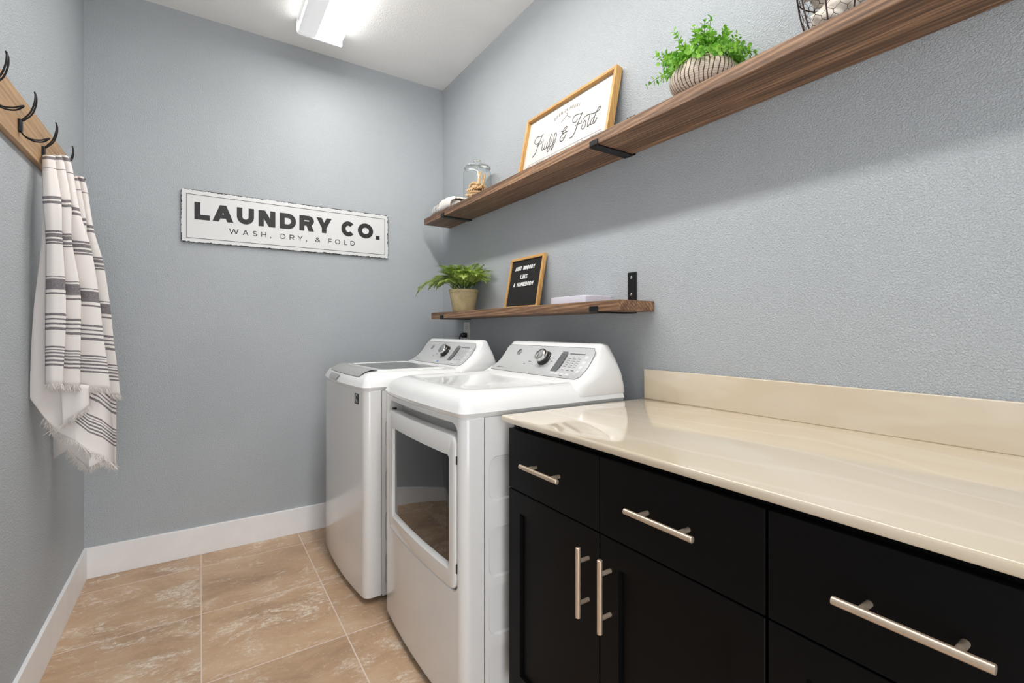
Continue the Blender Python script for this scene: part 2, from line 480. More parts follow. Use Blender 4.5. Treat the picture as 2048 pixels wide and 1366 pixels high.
# ------------------------------------------------------------------ mesh helpers
class MB:
    def __init__(s):
        s.v, s.f, s.uv = [], [], {}
    def add(s, vs, fs):
        o = len(s.v)
        s.v += [tuple(v) for v in vs]
        s.f += [tuple(i+o for i in f) for f in fs]
        return o
    def box(s, a, b):
        (x0, y0, z0), (x1, y1, z1) = a, b
        s.add([(x0, y0, z0), (x1, y0, z0), (x1, y1, z0), (x0, y1, z0), (x0, y0, z1), (x1, y0, z1), (x1, y1, z1), (x0, y1, z1)],
              [(0, 3, 2, 1), (4, 5, 6, 7), (0, 1, 5, 4), (1, 2, 6, 5), (2, 3, 7, 6), (3, 0, 4, 7)])
    def loft(s, rings, closed=True, cap0=False, cap1=False):
        n = len(rings[0])
        o = len(s.v)
        for r in rings:
            s.v += [tuple(p) for p in r]
        m = n if closed else n-1
        for i in range(len(rings)-1):
            for j in range(m):
                k = (j+1) % n
                s.f.append((o+i*n+j, o+i*n+k, o+(i+1)*n+k, o+(i+1)*n+j))
        if cap0:
            s.f.append(tuple(o+j for j in reversed(range(n))))
        if cap1:
            b = o+(len(rings)-1)*n
            s.f.append(tuple(b+j for j in range(n)))
        return o
    def lathe(s, prof, c, n=32, cap0=False, cap1=False):
        s.loft([[(c[0]+r*math.cos(2*PI*j/n), c[1]+r*math.sin(2*PI*j/n), c[2]+z) for j in range(n)] for r, z in prof], True, cap0, cap1)
    def tube(s, path, r, n=8, cap=True):
        P = [Vector(p) for p in path]
        rs = r if isinstance(r, (list, tuple)) else [r]*len(P)
        rings = []
        ref = None
        for i, p in enumerate(P):
            t = (P[min(i+1, len(P)-1)]-P[max(i-1, 0)])
            if t.length < 1e-9:
                t = Vector((0, 0, 1))
            t.normalize()
            if ref is None:
                ref = Vector((0, 0, 1)) if abs(t.z) < 0.9 else Vector((1, 0, 0))
            a = t.cross(ref)
            if a.length < 1e-6:
                a = t.cross(Vector((1, 0.3, 0.2)))
            a.normalize()
            b = a.cross(t).normalized()
            ref = b
            rings.append([p+(a*math.cos(2*PI*j/n)+b*math.sin(2*PI*j/n))*rs[i] for j in range(n)])
        s.loft(rings, True, cap, cap)
    def cyl(s, a, b, r, n=16):
        s.tube([a, b], r, n)
    def grid(s, rows, uvs=None):
        n = len(rows[0])
        o = s.loft(rows, False)
        if uvs:
            for i, r in enumerate(uvs):
                for j, u in enumerate(r):
                    s.uv[o+i*n+j] = u
        return o
    def build(s, name, mat, parent=None, smooth=30, bevel=0, bseg=2, solid=0, merge=0, sub=0, flip=True, post=None):
        base = parent['__o'] if parent is not None and '__o' in parent else (0, 0, 0)
        me = bpy.data.meshes.new(name)
        me.from_pydata([(v[0]-base[0], v[1]-base[1], v[2]-base[2]) for v in s.v], [], s.f)
        if s.uv:
            l = me.uv_layers.new(name='UVMap')
            for lp in me.loops:
                l.data[lp.index].uv = s.uv.get(lp.vertex_index, (0, 0))
        if merge or flip or post:
            bm = bmesh.new()
            bm.from_mesh(me)
            if merge:
                bmesh.ops.remove_doubles(bm, verts=bm.verts, dist=merge)
            if post:
                post(bm)
            if flip:
                bmesh.ops.recalc_face_normals(bm, faces=bm.faces)
            bm.to_mesh(me)
            bm.free()
        me.materials.append(mat if not isinstance(mat, str) else MAT[mat])
        if smooth:
            for p in me.polygons:
                p.use_smooth = True
            me.set_sharp_from_angle(angle=math.radians(smooth))
        ob = bpy.data.objects.new(name, me)
        COL.objects.link(ob)
        if parent is not None:
            ob.parent = parent
            ob['__o'] = list(base)
        if solid:
            md = ob.modifiers.new('thickness', 'SOLIDIFY')
            md.thickness = solid
            md.offset = 0
        if bevel:
            md = ob.modifiers.new('bevel', 'BEVEL')
            md.width = bevel
            md.segments = bseg
            md.limit_method = 'ANGLE'
            md.angle_limit = math.radians(35)
            md.harden_normals = False
        if sub:
            md = ob.modifiers.new('sub', 'SUBSURF')
            md.levels = sub
            md.render_levels = sub
        return ob

def tag(o, label, cat, group=None, kind=None):
    o['label'] = label
    o['category'] = cat
    if group:
        o['group'] = group
    if kind:
        o['kind'] = kind
    return o

def thing(name, label, cat, loc, group=None, local=False, rot=0):
    o = bpy.data.objects.new(name, None)
    COL.objects.link(o)
    o.empty_display_size = 0.05
    o.location = loc
    o.rotation_euler = (0, 0, rot)
    o['__o'] = [0, 0, 0] if local else list(loc)
    return tag(o, label, cat, group)

def single(mb, name, label, cat, mat, loc, group=None, **kw):
    mb.v = [(v[0]-loc[0], v[1]-loc[1], v[2]-loc[2]) for v in mb.v]
    o = mb.build(name, mat, None, **kw)
    o.location = loc
    return tag(o, label, cat, group)

def struct(mb, name, mat, **kw):
    o = mb.build(name, mat, None, **kw)
    o['kind'] = 'structure'
    return o

def rr(a0, a1, b0, b1, r, k=6):
    """rounded rectangle loop in a 2-D plane, (k+1) points per corner; r may be four radii"""
    rs = r if isinstance(r, (list, tuple)) else [r]*4
    pts = []
    for (ca, cb, sa, sb, q, t0) in ((a1, b1, -1, -1, rs[0], 0), (a0, b1, 1, -1, rs[1], PI/2), (a0, b0, 1, 1, rs[2], PI), (a1, b0, -1, 1, rs[3], 1.5*PI)):
        for i in range(k+1):
            t = t0+PI/2*i/k
            pts.append((ca+sa*q+q*math.cos(t), cb+sb*q+q*math.sin(t)))
    return pts

def crom(pts, n=6):
    P = [Vector(p) for p in pts]
    out = []
    for i in range(len(P)-1):
        p0, p1, p2, p3 = P[max(i-1, 0)], P[i], P[i+1], P[min(i+2, len(P)-1)]
        for k in range(n):
            t = k/n
            out.append(0.5*((2*p1)+(p2-p0)*t+(2*p0-5*p1+4*p2-p3)*t*t+(3*p1-p0-3*p2+p3)*t**3))
    out.append(P[-1])
    return out

# ------------------------------------------------------------------ lettering (own stroke and block glyphs)
def stroke_polys(pts, w):
    P = [Vector((p[0], p[1])) for p in pts]
    L, R = [], []
    for i, p in enumerate(P):
        a = P[max(i-1, 0)]
        c = P[min(i+1, len(P)-1)]
        d1 = (p-a) if i > 0 else (c-p)
        d2 = (c-p) if i < len(P)-1 else (p-a)
        if d1.length < 1e-9:
            d1 = d2
        if d2.length < 1e-9:
            d2 = d1
        n1 = Vector((-d1.y, d1.x)).normalized()
        n2 = Vector((-d2.y, d2.x)).normalized()
        n = n1+n2
        if n.length < 1e-3:
            n = n1
        n.normalize()
        k = w/2/max(0.45, n.dot(n1))
        L.append(p+n*k)
        R.append(p-n*k)
    return [[tuple(R[i]), tuple(R[i+1]), tuple(L[i+1]), tuple(L[i])] for i in range(len(P)-1)]

def arc(cx, cy, rx, ry, a0, a1, n=14):
    return [(cx+rx*math.cos(math.radians(a0+(a1-a0)*i/n)), cy+ry*math.sin(math.radians(a0+(a1-a0)*i/n))) for i in range(n+1)]

def glyph(ch, W, t):
    """polygons of one capital in a box W wide and 1 high, stroke thickness t"""
    h = t/2
    Q = []
    def R(x0, y0, x1, y1):
        Q.append([(x0, y0), (x1, y0), (x1, y1), (x0, y1)])
    def PG(x0, y0, x1, y1, w):
        Q.append([(x0, y0), (x0+w, y0), (x1+w, y1), (x1, y1)])
    def S(p):
        Q.extend(stroke_polys(p, t))
    d = t*1.12
    if ch == 'L':
        R(0, 0, t, 1); R(t, 0, W, t)
    elif ch == 'A':
        m = (W-d)/2
        PG(0, 0, m, 1, d); PG(W-d, 0, m, 1, d)
        R(W*0.2, 0.2, W*0.8, 0.2+t*0.85)
    elif ch == 'U':
        r = W/2-h
        R(0, r+h-0.04, t, 1); R(W-t, r+h-0.04, W, 1)
        S(arc(W/2, r+h, r, r, 180, 360))
    elif ch == 'N':
        R(0, 0, t, 1); R(W-t, 0, W, 1); PG(W-t*1.25, 0, 0, 1, t*1.25)
    elif ch == 'M':
        R(0, 0, t, 1); R(W-t, 0, W, 1)
        PG(W/2-d/2, 0.25, 0, 1, d); PG(W/2-d/2, 0.25, W-d, 1, d)
    elif ch == 'D':
        R(0, 0, t, 1)
        r = min(0.5, W*0.62)
        R(t, 0, W-r+0.05, t); R(t, 1-t, W-r+0.05, 1)
        S(arc(W-r, 0.5, r-h, 0.5-h, -90, 90, 20))
    elif ch in 'OQ0':
        S(arc(W/2, 0.5, W/2-h, 0.5-h, 0, 370, 37))
    elif ch == 'C':
        S(arc(W/2, 0.5, W/2-h, 0.5-h, 42, 318, 30))
    elif ch in 'RPB':
        R(0, 0, t, 1)
        y0 = 0.34 if ch != 'B' else 0.44
        c = (1-h+y0+h)/2
        ry = (1-h-(y0+h))/2
        x = W-ry-h if W-ry-h > t else t
        rx = W-h-x-(0.04*W if ch == 'B' else 0)
        R(t, 1-t, x+0.04, 1); R(t, y0, x+0.04, y0+t)
        S(arc(x, c, rx, ry, -90, 90))
        if ch == 'R':
            PG(W-d, 0, W*0.42, y0+h, d)
        if ch == 'B':
            c2 = (y0+h+h)/2
            r2 = (y0+h-h)/2
            R(t, 0, x+0.04, t)
            S(arc(x, c2, W-h-x, r2, -90, 90))
    elif ch == 'Y':
        R(W/2-h, 0, W/2+h, 0.42)
        m = (W-d)/2
        PG(m, 0.36, 0, 1, d); PG(m, 0.36, W-d, 1, d)
    elif ch == 'V':
        m = (W-d)/2
        PG(m, 0, 0, 1, d); PG(m, 0, W-d, 1, d)
    elif ch == 'W':
        a = (W/2-d)/2+d*0.12
        PG(a, 0, 0, 1, d); PG(a, 0, W/2-d/2, 1, d); PG(W-d-a, 0, W/2-d/2, 1, d); PG(W-d-a, 0, W-d, 1, d)
    elif ch == 'H':
        R(0, 0, t, 1); R(W-t, 0, W, 1); R(t, 0.5-h, W-t, 0.5+h)
    elif ch == 'E':
        R(0, 0, t, 1); R(t, 0, W, t); R(t, 1-t, W, 1); R(t, 0.5-h, W*0.9, 0.5+h)
    elif ch == 'F':
        R(0, 0, t, 1); R(t, 1-t, W, 1); R(t, 0.46-h, W*0.9, 0.46+h)
    elif ch == 'T':
        R(W/2-h, 0, W/2+h, 1-t); R(0, 1-t, W, 1)
    elif ch == 'I':
        R(W/2-h, 0, W/2+h, 1)
    elif ch == 'K':
        R(0, 0, t, 1); PG(t*0.8, 0.42, W-d, 1, d); PG(W-d, 0, W*0.28, 0.62, d)
    elif ch == 'S':
        S(arc(W/2, 0.73, W/2-h, 0.27-h, 30, 270, 16)+arc(W/2, 0.27, W/2-h, 0.27-h, 90, -150, 16)[1:])
    elif ch == '2':
        S(arc(W/2, 0.70, W/2-h, 0.30-h, 165, -30, 14)+[(h*1.3, h)]); R(0, 0, W, t)
    elif ch == '4':
        R(W*0.62, 0, W*0.62+t, 1); R(0, 0.24, W, 0.24+t); PG(0, 0.24, W*0.5, 1, d)
    elif ch == '&':
        S([(W-h*0.6, 0.02)]+[(W*0.32, 0.72)]+arc(W*0.42, 0.78, W*0.19, 0.2-h*0.6, 200, -40, 10)+[(W*0.2, 0.42)]+arc(W*0.38, 0.25, W*0.34, 0.25-h, 140, 330, 12)+[(W*0.92, 0.52)])
    elif ch == '.':
        R(0, 0, W, 1)
    elif ch == ',':
        PG(0, -0.16, W*0.2, 0.14, W*0.7)
    return Q

def put_polys(mb, polys, f, lift):
    for p in polys:
        a = 0
        for i in range(len(p)):
            x0, y0 = p[i]
            x1, y1 = p[(i+1) % len(p)]
            a += x0*y1-x1*y0
        if a < 0:
            p = p[::-1]
        lift += 0.000012
        mb.add([f(x, y, lift) for x, y in p], [tuple(range(len(p)))])

# ------------------------------------------------------------------ room shell
mb = MB(); mb.box((XL-0.1, YF-0.1, -0.05), (XR+0.1, YB+0.1, 0)); struct(mb, 'floor', 'floor')
mb = MB(); mb.box((XL-0.1, YF-0.1, ZC), (XR+0.1, YB+0.1, ZC+0.05)); struct(mb, 'ceiling', 'ceiling')
mb = MB(); mb.box((XL-0.1, YF-0.1, 0), (XL, YB+0.1, ZC)); struct(mb, 'wall_left', 'wall')
mb = MB(); mb.box((XR, YF-0.1, 0), (XR+0.1, YB+0.1, ZC)); struct(mb, 'wall_right', 'wall')
mb = MB(); mb.box((XL, YB, 0), (XR, YB+0.1, ZC)); struct(mb, 'wall_back', 'wall')
# unseen wall behind the camera; its doorway is added to let in fill light
DX0, DX1, DZ = -0.36, 0.60, 2.10
mb = MB()
mb.box((XL, YF-0.1, 0), (DX0, YF, ZC)); mb.box((DX1, YF-0.1, 0), (XR, YF, ZC)); mb.box((DX0, YF-0.1, DZ), (DX1, YF, ZC))
struct(mb, 'wall_front', 'wall')
mb = MB(); mb.box((XL, YF, 0), (XL+0.013, YB-0.013, 0.142)); struct(mb, 'baseboard_left', 'trim', bevel=0.002)
mb = MB(); mb.box((XL, YB-0.013, 0), (XR, YB, 0.142)); struct(mb, 'baseboard_back', 'trim', bevel=0.002)
mb = MB(); mb.box((XR-0.013, 1.175, 0), (XR, YB-0.013, 0.142)); struct(mb, 'baseboard_right', 'trim', bevel=0.002)

# ------------------------------------------------------------------ ceiling light
LX0, LX1, LY0, LY1, LZ = 0.418, 0.637, 0.21, 2.65, 2.682
t = thing('ceiling_light', 'long white wraparound fluorescent light on the ceiling', 'light', ((LX0+LX1)/2, (LY0+LY1)/2, LZ))
mb = MB(); mb.box((LX0+0.02, LY0, 2.722), (LX1-0.02, LY1, ZC)); mb.build('housing', 'trim', t, bevel=0.002)
mb = MB()
# prismatic lens; only the tube on its right-hand side is burning, so that half glows far more; the left edge gets added fill glow
prof = [(LX0+0.004, 2.724), (LX0, 2.715), (LX0+0.003, 2.695), (LX0+0.014, LZ+0.003), (LX0+0.03, LZ), (LX0+0.085, LZ), (LX0+0.125, LZ), (LX1-0.014, LZ), (LX1-0.008, LZ+0.003), (LX1-0.003, 2.695), (LX1, 2.715), (LX1-0.004, 2.724)]
ysec = [LY0+0.012, LY0+0.09, LY1-0.09, LY1-0.012]
mb.loft([[(x, y, z) for x, z in prof] for y in ysec], True, True, True)
dif = mb.build('diffuser', 'diffuser_dim', t, smooth=40, flip=False)
for m_ in ('diffuser_mid', 'diffuser', 'diffuser_side', 'diffuser_left_fill'):
    dif.data.materials.append(MAT[m_])
for p in dif.data.polygons:
    c = p.center+Vector(((LX0+LX1)/2, (LY0+LY1)/2, LZ))
    inside = LY0+0.09 < c.y < LY1-0.09
    if c.z < LZ+0.002 and c.x > LX0+0.125:
        p.material_index = 2 if inside else 1
    elif c.z < LZ+0.002 and c.x > LX0+0.085:
        p.material_index = 1
    elif c.x > LX1-0.02:
        p.material_index = 3
    elif c.x < LX0+0.008 and c.z < 2.72:
        p.material_index = 4
for y0, y1 in ((LY0-0.002, LY0+0.010), (LY1-0.010, LY1+0.002)):
    mb = MB()
    pr = [(LX0-0.004, ZC), (LX0-0.004, 2.684), (LX0+0.003, LZ-0.006), (LX1-0.003, LZ-0.006), (LX1+0.004, 2.684), (LX1+0.004, ZC)]
    mb.loft([[(x, y0, z) for x, z in pr], [(x, y1, z) for x, z in pr]], True, True, True)
    mb.build('end_cap', 'trim', t, smooth=0)

# ------------------------------------------------------------------ wall sign LAUNDRY CO.
SX, SZ, SY = -0.0817, 1.5945, 2.894
sw, sh = 1.062, 0.268
t = thing('wall_sign', 'long white metal LAUNDRY CO. sign with chipped black edges', 'sign', (SX+sw/2, SY, SZ))
mb = MB()
lp = rr(SX, SX+sw, SZ, SZ+sh, 0.012, 4)
mb.loft([[(x, SY+0.011, z) for x, z in lp], [(x, SY+0.001, z) for x, z in lp], [(x, SY, z) for x, z in [(a+(SX+sw/2-a)*0.002, b+(SZ+sh/2-b)*0.006) for a, b in lp]]], True, True, True)
mb.build('panel', 'sign', t, smooth=30)
f = lambda x, y, l: (SX+x, SY-l, SZ+y)
big = MB()
TH = 0.0255
for ch, x0, x1, y0, y1 in (('L', .0559, .1222, .118, .206), ('A', .1335, .2277, .119, .205), ('U', .2426, .3228, .1185, .2055), ('N', .3443, .4265, .118, .2055),
                           ('D', .4478, .5314, .118, .205), ('R', .5489, .6264, .118, .205), ('Y', .6392, .7240, .117, .204),
                           ('C', .7781, .8585, .1125, .202), ('O', .8745, .9670, .112, .202), ('.', .9837, 1.0075, .1115, .1350)):
    H = y1-y0
    put_polys(big, [[(x0+px*H, y0+py*H) for px, py in p] for p in glyph(ch, (x1-x0)/H, TH/H)], f, 0.0008)
big.build('main_lettering', 'ink', t, smooth=0, flip=False)
sm = MB()
H = 0.0272
for ch, x0, x1 in (('W', .2075, .2510), ('A', .2695, .2968), ('S', .317, .3378), ('H', .3572, .3817), (',', .4015, .407), ('D', .4528, .4772), ('R', .4984, .5226), ('Y', .5385, .5675),
                   (',', .585, .5903), ('&', .6331, .6600), ('F', .7033, .724), ('O', .743, .7710), ('L', .793, .8118), ('D', .8315, .8565)):
    put_polys(sm, [[(x0+px*H, .0607+py*H) for px, py in p] for p in glyph(ch, (x1-x0)/H, 0.0038/H)], f, 0.0008)
sm.build('small_lettering', 'ink', t, smooth=0, flip=False)
bd = MB()
a0, a1, b0, b1, bw = 0.022, 1.0405, 0.0205, 0.2445, 0.0022
put_polys(bd, [[(a0, b0), (a1, b0), (a1, b0+bw), (a0, b0+bw)], [(a0, b1-bw), (a1, b1-bw), (a1, b1), (a0, b1)],
               [(a0, b0), (a0+bw, b0), (a0+bw, b1), (a0, b1)], [(a1-bw, b0), (a1, b0), (a1, b1), (a1-bw, b1)]], f, 0.0007)
bd.build('border_line', 'ink', t, smooth=0, flip=False)

# ------------------------------------------------------------------ shelves and brackets
def plank(y0, y1, z0, z1, x0, name, label):
    mb = MB()
    mb.box((x0, y0, z0), (XR-0.001, y1, z1))
    return single(mb, name, label, 'shelf', 'shelf_wood', ((x0+XR)/2, (y0+y1)/2, z0), bevel=0.003, bseg=3)
UX, UZ0, UZ1 = 1.175, 1.8080, 1.8465
LXF, LZ0, LZ1 = 1.177, 1.2150, 1.2525
plank(-0.60, 2.785, UZ0, UZ1, UX, 'wall_shelf', 'long dark-stained upper wooden shelf high on the right wall')
plank(1.132, 2.682, LZ0, LZ1, LXF, 'wall_shelf', 'short dark-stained lower wooden shelf above the washer and dryer')

def bracket(y, x0, z0, z1, plate_top, label, yw=None):
    yw = y if yw is None else yw
    t = thing('shelf_bracket', label, 'bracket', (x0, y, z0-0.006), 'black iron shelf brackets')
    w = 0.0205
    th = 0.0045
    g = 0.0004
    mb = MB()   # one bent strap: lip up the front, arm under the shelf, plate up the wall
    xo, xi = x0-th-g, x0-g
    zo, zi = z0-th-g, z0-g
    r = 0.006
    outer = [(xo, z0+0.019), (xo, zo+r), (xo+r*0.3, zo+r*0.3), (xo+r, zo), (XR-0.004, zo)]
    inner = [(xi, z0+0.019), (xi, zi+0.001), (xi+0.0005, zi+0.0005), (xi+0.001, zi), (XR-0.004, zi)]
    for a, b in zip(range(4), range(1, 5)):
        q = [outer[a], outer[b], inner[b], inner[a]]
        mb.loft([[(x, y-w, z) for x, z in q], [(x, y+w, z) for x, z in q]], True, True, True)
    mb.build('arm', 'black_metal', t, merge=0.00005, bevel=0.0008)
    mb = MB()
    mb.box((XR-0.0055, yw-w, zo), (XR-0.0005, yw+w, plate_top))
    mb.build('wall_plate', 'black_metal', t, bevel=0.001)
    if plate_top > z1+0.03:
        for zz in (z1+0.03, plate_top-0.020):
            mb = MB()
            mb.lathe([(0.0052, 0), (0.005, 0.0018), (0.003, 0.003), (0.0005, 0.0034)], (0, 0, 0), 14, True, True)
            mb.v = [(XR-0.0055-vz, yw+0.001+vx, zz+vy) for vx, vy, vz in mb.v]
            mb.build('screw', 'chrome', t)
bracket(1.249, UX, UZ0, UZ1, 1.953, 'black iron bracket under the framed script sign on the upper shelf', 1.240)
bracket(2.512, UX, UZ0, UZ1, 1.92, 'black iron bracket at the far end of the upper shelf')
bracket(1.252, LXF, LZ0, LZ1, 1.366, 'black iron bracket at the right end of the lower shelf, wall plate showing', 1.2345)
bracket(2.528, LXF, LZ0, LZ1, 1.34, 'black iron bracket at the left end of the lower shelf under the fern')

# ------------------------------------------------------------------ framed boards leaning on the wall
def leaning_frame(t, xb, zb, xt, zt, yL, yR, fw, depth, rec, mats):
    up = Vector((xt-xb, 0, zt-zb))
    H = up.length
    up.normalize()
    n = Vector((up.z, 0, -up.x))          # into the wall
    P0 = Vector((xb, yL, zb))
    W = yL-yR
    def P(s, u, d):
        return P0+Vector((0, -s, 0))+up*u+n*d
    def bar(s0, s1, u0, u1, name, mat, mi):
        mb = MB()
        a = [P(s0, u0, 0), P(s1, u0, 0), P(s1, u1, 0), P(s0, u1, 0)]
        if mi == 'L':
            a = [P(s0, u0, 0), P(s1, u0+fw, 0), P(s1, u1-fw, 0), P(s0, u1, 0)]
        elif mi == 'R':
            a = [P(s0, u0+fw, 0), P(s1, u0, 0), P(s1, u1, 0), P(s0, u1-fw, 0)]
        elif mi == 'T':
            a = [P(s0+fw, u0, 0), P(s1-fw, u0, 0), P(s1, u1, 0), P(s0, u1, 0)]
        elif mi == 'B':
            a = [P(s0, u0, 0), P(s1, u0, 0), P(s1-fw, u1, 0), P(s0+fw, u1, 0)]
        b = [p+n*depth for p in a]
        mb.loft([a, b], True, True, True)
        mb.build(name, mat, t, smooth=0, bevel=0.001)
    bar(0, fw, 0, H, 'frame_side', mats[1], 'L')
    bar(W-fw, W, 0, H, 'frame_side', mats[1], 'R')
    bar(0, W, H-fw, H, 'frame_rail', mats[0], 'T')
    bar(0, W, 0, fw, 'frame_rail', mats[0], 'B')
    return P, W, H

# Fluff & Fold
t = thing('framed_sign', 'oak-framed white Fluff & Fold sign leaning on the upper shelf', 'sign', (1.26, 1.577, UZ1))
P, W, H = leaning_frame(t, 1.2585, UZ1+0.0002, 1.3235, 2.161, 1.8725, 1.2813, 0.013, 0.0315, 0.01, ('frame_wood_y', 'frame_wood_z'))
mb = MB()
a = [P(0.011, 0.011, 0.0165), P(W-0.011, 0.011, 0.0165), P(W-0.011, H-0.011, 0.0165), P(0.011, H-0.011, 0.0165)]
up_, n_ = (P(0, 1, 0)-P(0, 0, 0)), (P(0, 0, 1)-P(0, 0, 0))
mb.loft([a, [p+n_*0.004 for p in a]], True, True, True)
mb.build('sign_face', 'paper', t, smooth=0)
ff = lambda x, y, l: P(x-0.0073, y+0.0042, 0.0165-l)
SCRIPT = [
 (.0030, [(.1451,.2082),(.1369,.2006),(.1166,.2049),(.0964,.2076),(.084,.1997),(.0834,.1858),(.0937,.1738),(.1117,.1706),(.1214,.1754)]),
 (.0044, [(.1419,.2079),(.1328,.1928),(.1251,.1741),(.1158,.1559),(.1108,.1391),(.1028,.1242),(.0932,.1151),(.0824,.113)]),
 (.0028, [(.0999,.1604),(.1134,.1644),(.1329,.1631),(.1409,.1633),(.143,.1729)]),
 (.0036, [(.1504,.1803),(.1527,.1597),(.1523,.1356),(.1552,.1249),(.163,.1223),(.1692,.1283)]),
 (.0034, [(.1733,.1525),(.1705,.1339),(.1711,.1232),(.1787,.1205),(.1867,.1283),(.1912,.1491)]),
 (.0034, [(.1912,.1491),(.1904,.1315),(.191,.1208),(.1977,.1215),(.204,.1282)]),
 (.0032, [(.204,.1282),(.2155,.139),(.2219,.1604),(.2185,.175),(.2102,.1796),(.2059,.1618),(.2043,.1356),(.1997,.1104),(.1992,.1023),(.2079,.1003),(.2163,.1107),(.2167,.1209),(.2092,.1255)]),
 (.0032, [(.2167,.1209),(.2323,.1257),(.2458,.1415),(.2524,.1595),(.247,.1739),(.2381,.1742),(.236,.1538),(.2333,.1254),(.228,.1052),(.2297,.0988),(.2374,.1064),(.2419,.1194),(.237,.1247)]),
 (.0028, [(.2419,.1194),(.2475,.1262),(.2529,.1389)]),
 (.0032, [(.2822,.1702),(.2939,.1621),(.3101,.164),(.3192,.1719),(.3177,.1782),(.3088,.1774),(.2971,.166),(.2933,.1559),(.3035,.1522),(.3171,.1522),(.3284,.1514)]),
 (.0036, [(.3062,.1511),(.2915,.1466),(.2829,.1339),(.2874,.1213),(.2989,.1172),(.3119,.1234),(.3186,.138),(.3212,.1441)]),
 (.0026, [(.2943,.1355),(.3043,.129),(.3135,.1285)]),
 (.0030, [(.415,.2073),(.407,.201),(.3859,.2061),(.3666,.2084),(.3556,.2016),(.354,.1881),(.3622,.1773),(.3774,.176),(.387,.1847)]),
 (.0044, [(.4127,.2061),(.4061,.1936),(.397,.1752),(.39,.1558),(.3823,.1311),(.3722,.116),(.3609,.1104),(.3512,.1125)]),
 (.0028, [(.3766,.1549),(.3873,.1591),(.4052,.1562),(.4149,.1557),(.416,.167)]),
 (.0034, [(.4356,.1584),(.4276,.1493),(.4223,.135),(.4257,.125),(.4357,.1223),(.4442,.1306),(.4445,.1454),(.437,.157),(.4317,.1559)]),
 (.0036, [(.4626,.1737),(.4607,.1578),(.4576,.1362),(.4584,.1243),(.465,.1225),(.4723,.1304)]),
 (.0032, [(.4217,.1667),(.4346,.176),(.4565,.1765),(.4832,.1701),(.5013,.1678),(.516,.1723),(.5221,.1807),(.5163,.1872),(.5086,.1793),(.5013,.1678),(.495,.1519),(.4905,.1339),(.4918,.1246),(.4989,.1226),(.5057,.1317),(.5103,.1425)]),
 (.0034, [(.492,.1491),(.4813,.1495),(.4755,.1372),(.4771,.1251),(.4856,.1239),(.4917,.1347),(.4935,.1472)]),
]
mb = MB()
for w, p in SCRIPT:
    put_polys(mb, stroke_polys([(v.x, v.y) for v in crom([(a, b, 0) for a, b in p], 7)], w*1.12), ff, 0.0006)
mb.build('script_lettering', 'ink_soft', t, smooth=0, flip=False)
mb = MB()
for w, p in ((.0020, [(.2712,.2137),(.2869,.2235),(.3015,.2321),(.3076,.2325),(.3181,.2234),(.3345,.2144)]), (.0016, [(.3057,.2333),(.3072,.2376),(.3045,.243),(.3013,.2447),(.2971,.2446)])):
    put_polys(mb, stroke_polys([(v.x, v.y) for v in crom([(a, b, 0) for a, b in p], 6)], w), ff, 0.0006)
mb.build('hanger_drawing', 'ink_soft', t, smooth=0, flip=False)
mb = MB()
put_polys(mb, stroke_polys([(.0593, .0768), (.5481, .0782)], .0012), ff, 0.0006)
mb.build('rule_line', 'ink_soft', t, smooth=0, flip=False)
mb = MB()
HC = 0.0150
cs = [(.2201, .2488), (.2355, .254), (.2508, .2582), (.2652, .2610), (.2868, .2632), (.3002, .2637), (.3238, .2628), (.3378, .2608), (.3528, .258), (.3684, .2546), (.3828, .2510)]
for ch, (cx, cy) in zip('OPEN24HOURS', cs):
    wd = 0.0098 if ch not in 'ES' else 0.0082
    sl = -2*(cx-0.3020)*1.15
    ca, sa = math.cos(sl), math.sin(sl)
    for p in glyph(ch, wd/HC, 0.0017/HC):
        q = [((x-wd/HC/2)*HC, (y-0.5)*HC) for x, y in p]
        put_polys(mb, [[(cx+x*ca-y*sa, cy+x*sa+y*ca) for x, y in q]], ff, 0.0006)
for word, x0, x1 in (('SELF SERVE', .055, .186), ('WASH', .2194, .285), ('DRY', .3199, .3625), ('FOLD', .3973, .4487), ('PRESS', .4869, .554)):
    n = len(word)
    st = (x1-x0)/n
    for i, ch in enumerate(word):
        if ch == ' ':
            continue
        wd = st*0.72
        put_polys(mb, [[(x0+i*st+px*HC, .0560+py*HC) for px, py in p] for p in glyph(ch, wd/HC, 0.0017/HC)], ff, 0.0006)
mb.build('small_lettering', 'ink_soft', t, smooth=0, flip=False)

# letter board
t = thing('letter_board', 'small oak-framed black letter board with white letters on the lower shelf', 'letter board', (1.30, 1.892, LZ1))
P2, W2, H2 = leaning_frame(t, 1.288, LZ1+0.0002, 1.335, 1.509, 2.033, 1.7507, 0.0135, 0.0175, 0.006, ('frame_wood_y', 'frame_wood_z'))
mb = MB()
n_ = P2(0, 0, 1)-P2(0, 0, 0)
a = [P2(0.012, 0.012, 0.006), P2(W2-0.012, 0.012, 0.006), P2(W2-0.012, H2-0.012, 0.006), P2(0.012, H2-0.012, 0.006)]
o = mb.grid([[a[0], a[1]], [a[3], a[2]]], [[(0, 0), (1, 0)], [(0, 1), (1, 1)]])
b = [p+n_*0.005 for p in a]
o2 = mb.add(b, [(0, 1, 2, 3)])
mb.f += [(o, o+1, o2+1, o2), (o+1, o+3, o2+2, o2+1), (o+3, o+2, o2+3, o2+2), (o+2, o, o2, o2+3)]
mb.build('felt', 'felt', t, smooth=0)
f2 = lambda x, y, l: P2(x, y, 0.006-l)
LW = {'I': 0.45, 'M': 1.15, 'W': 1.15}
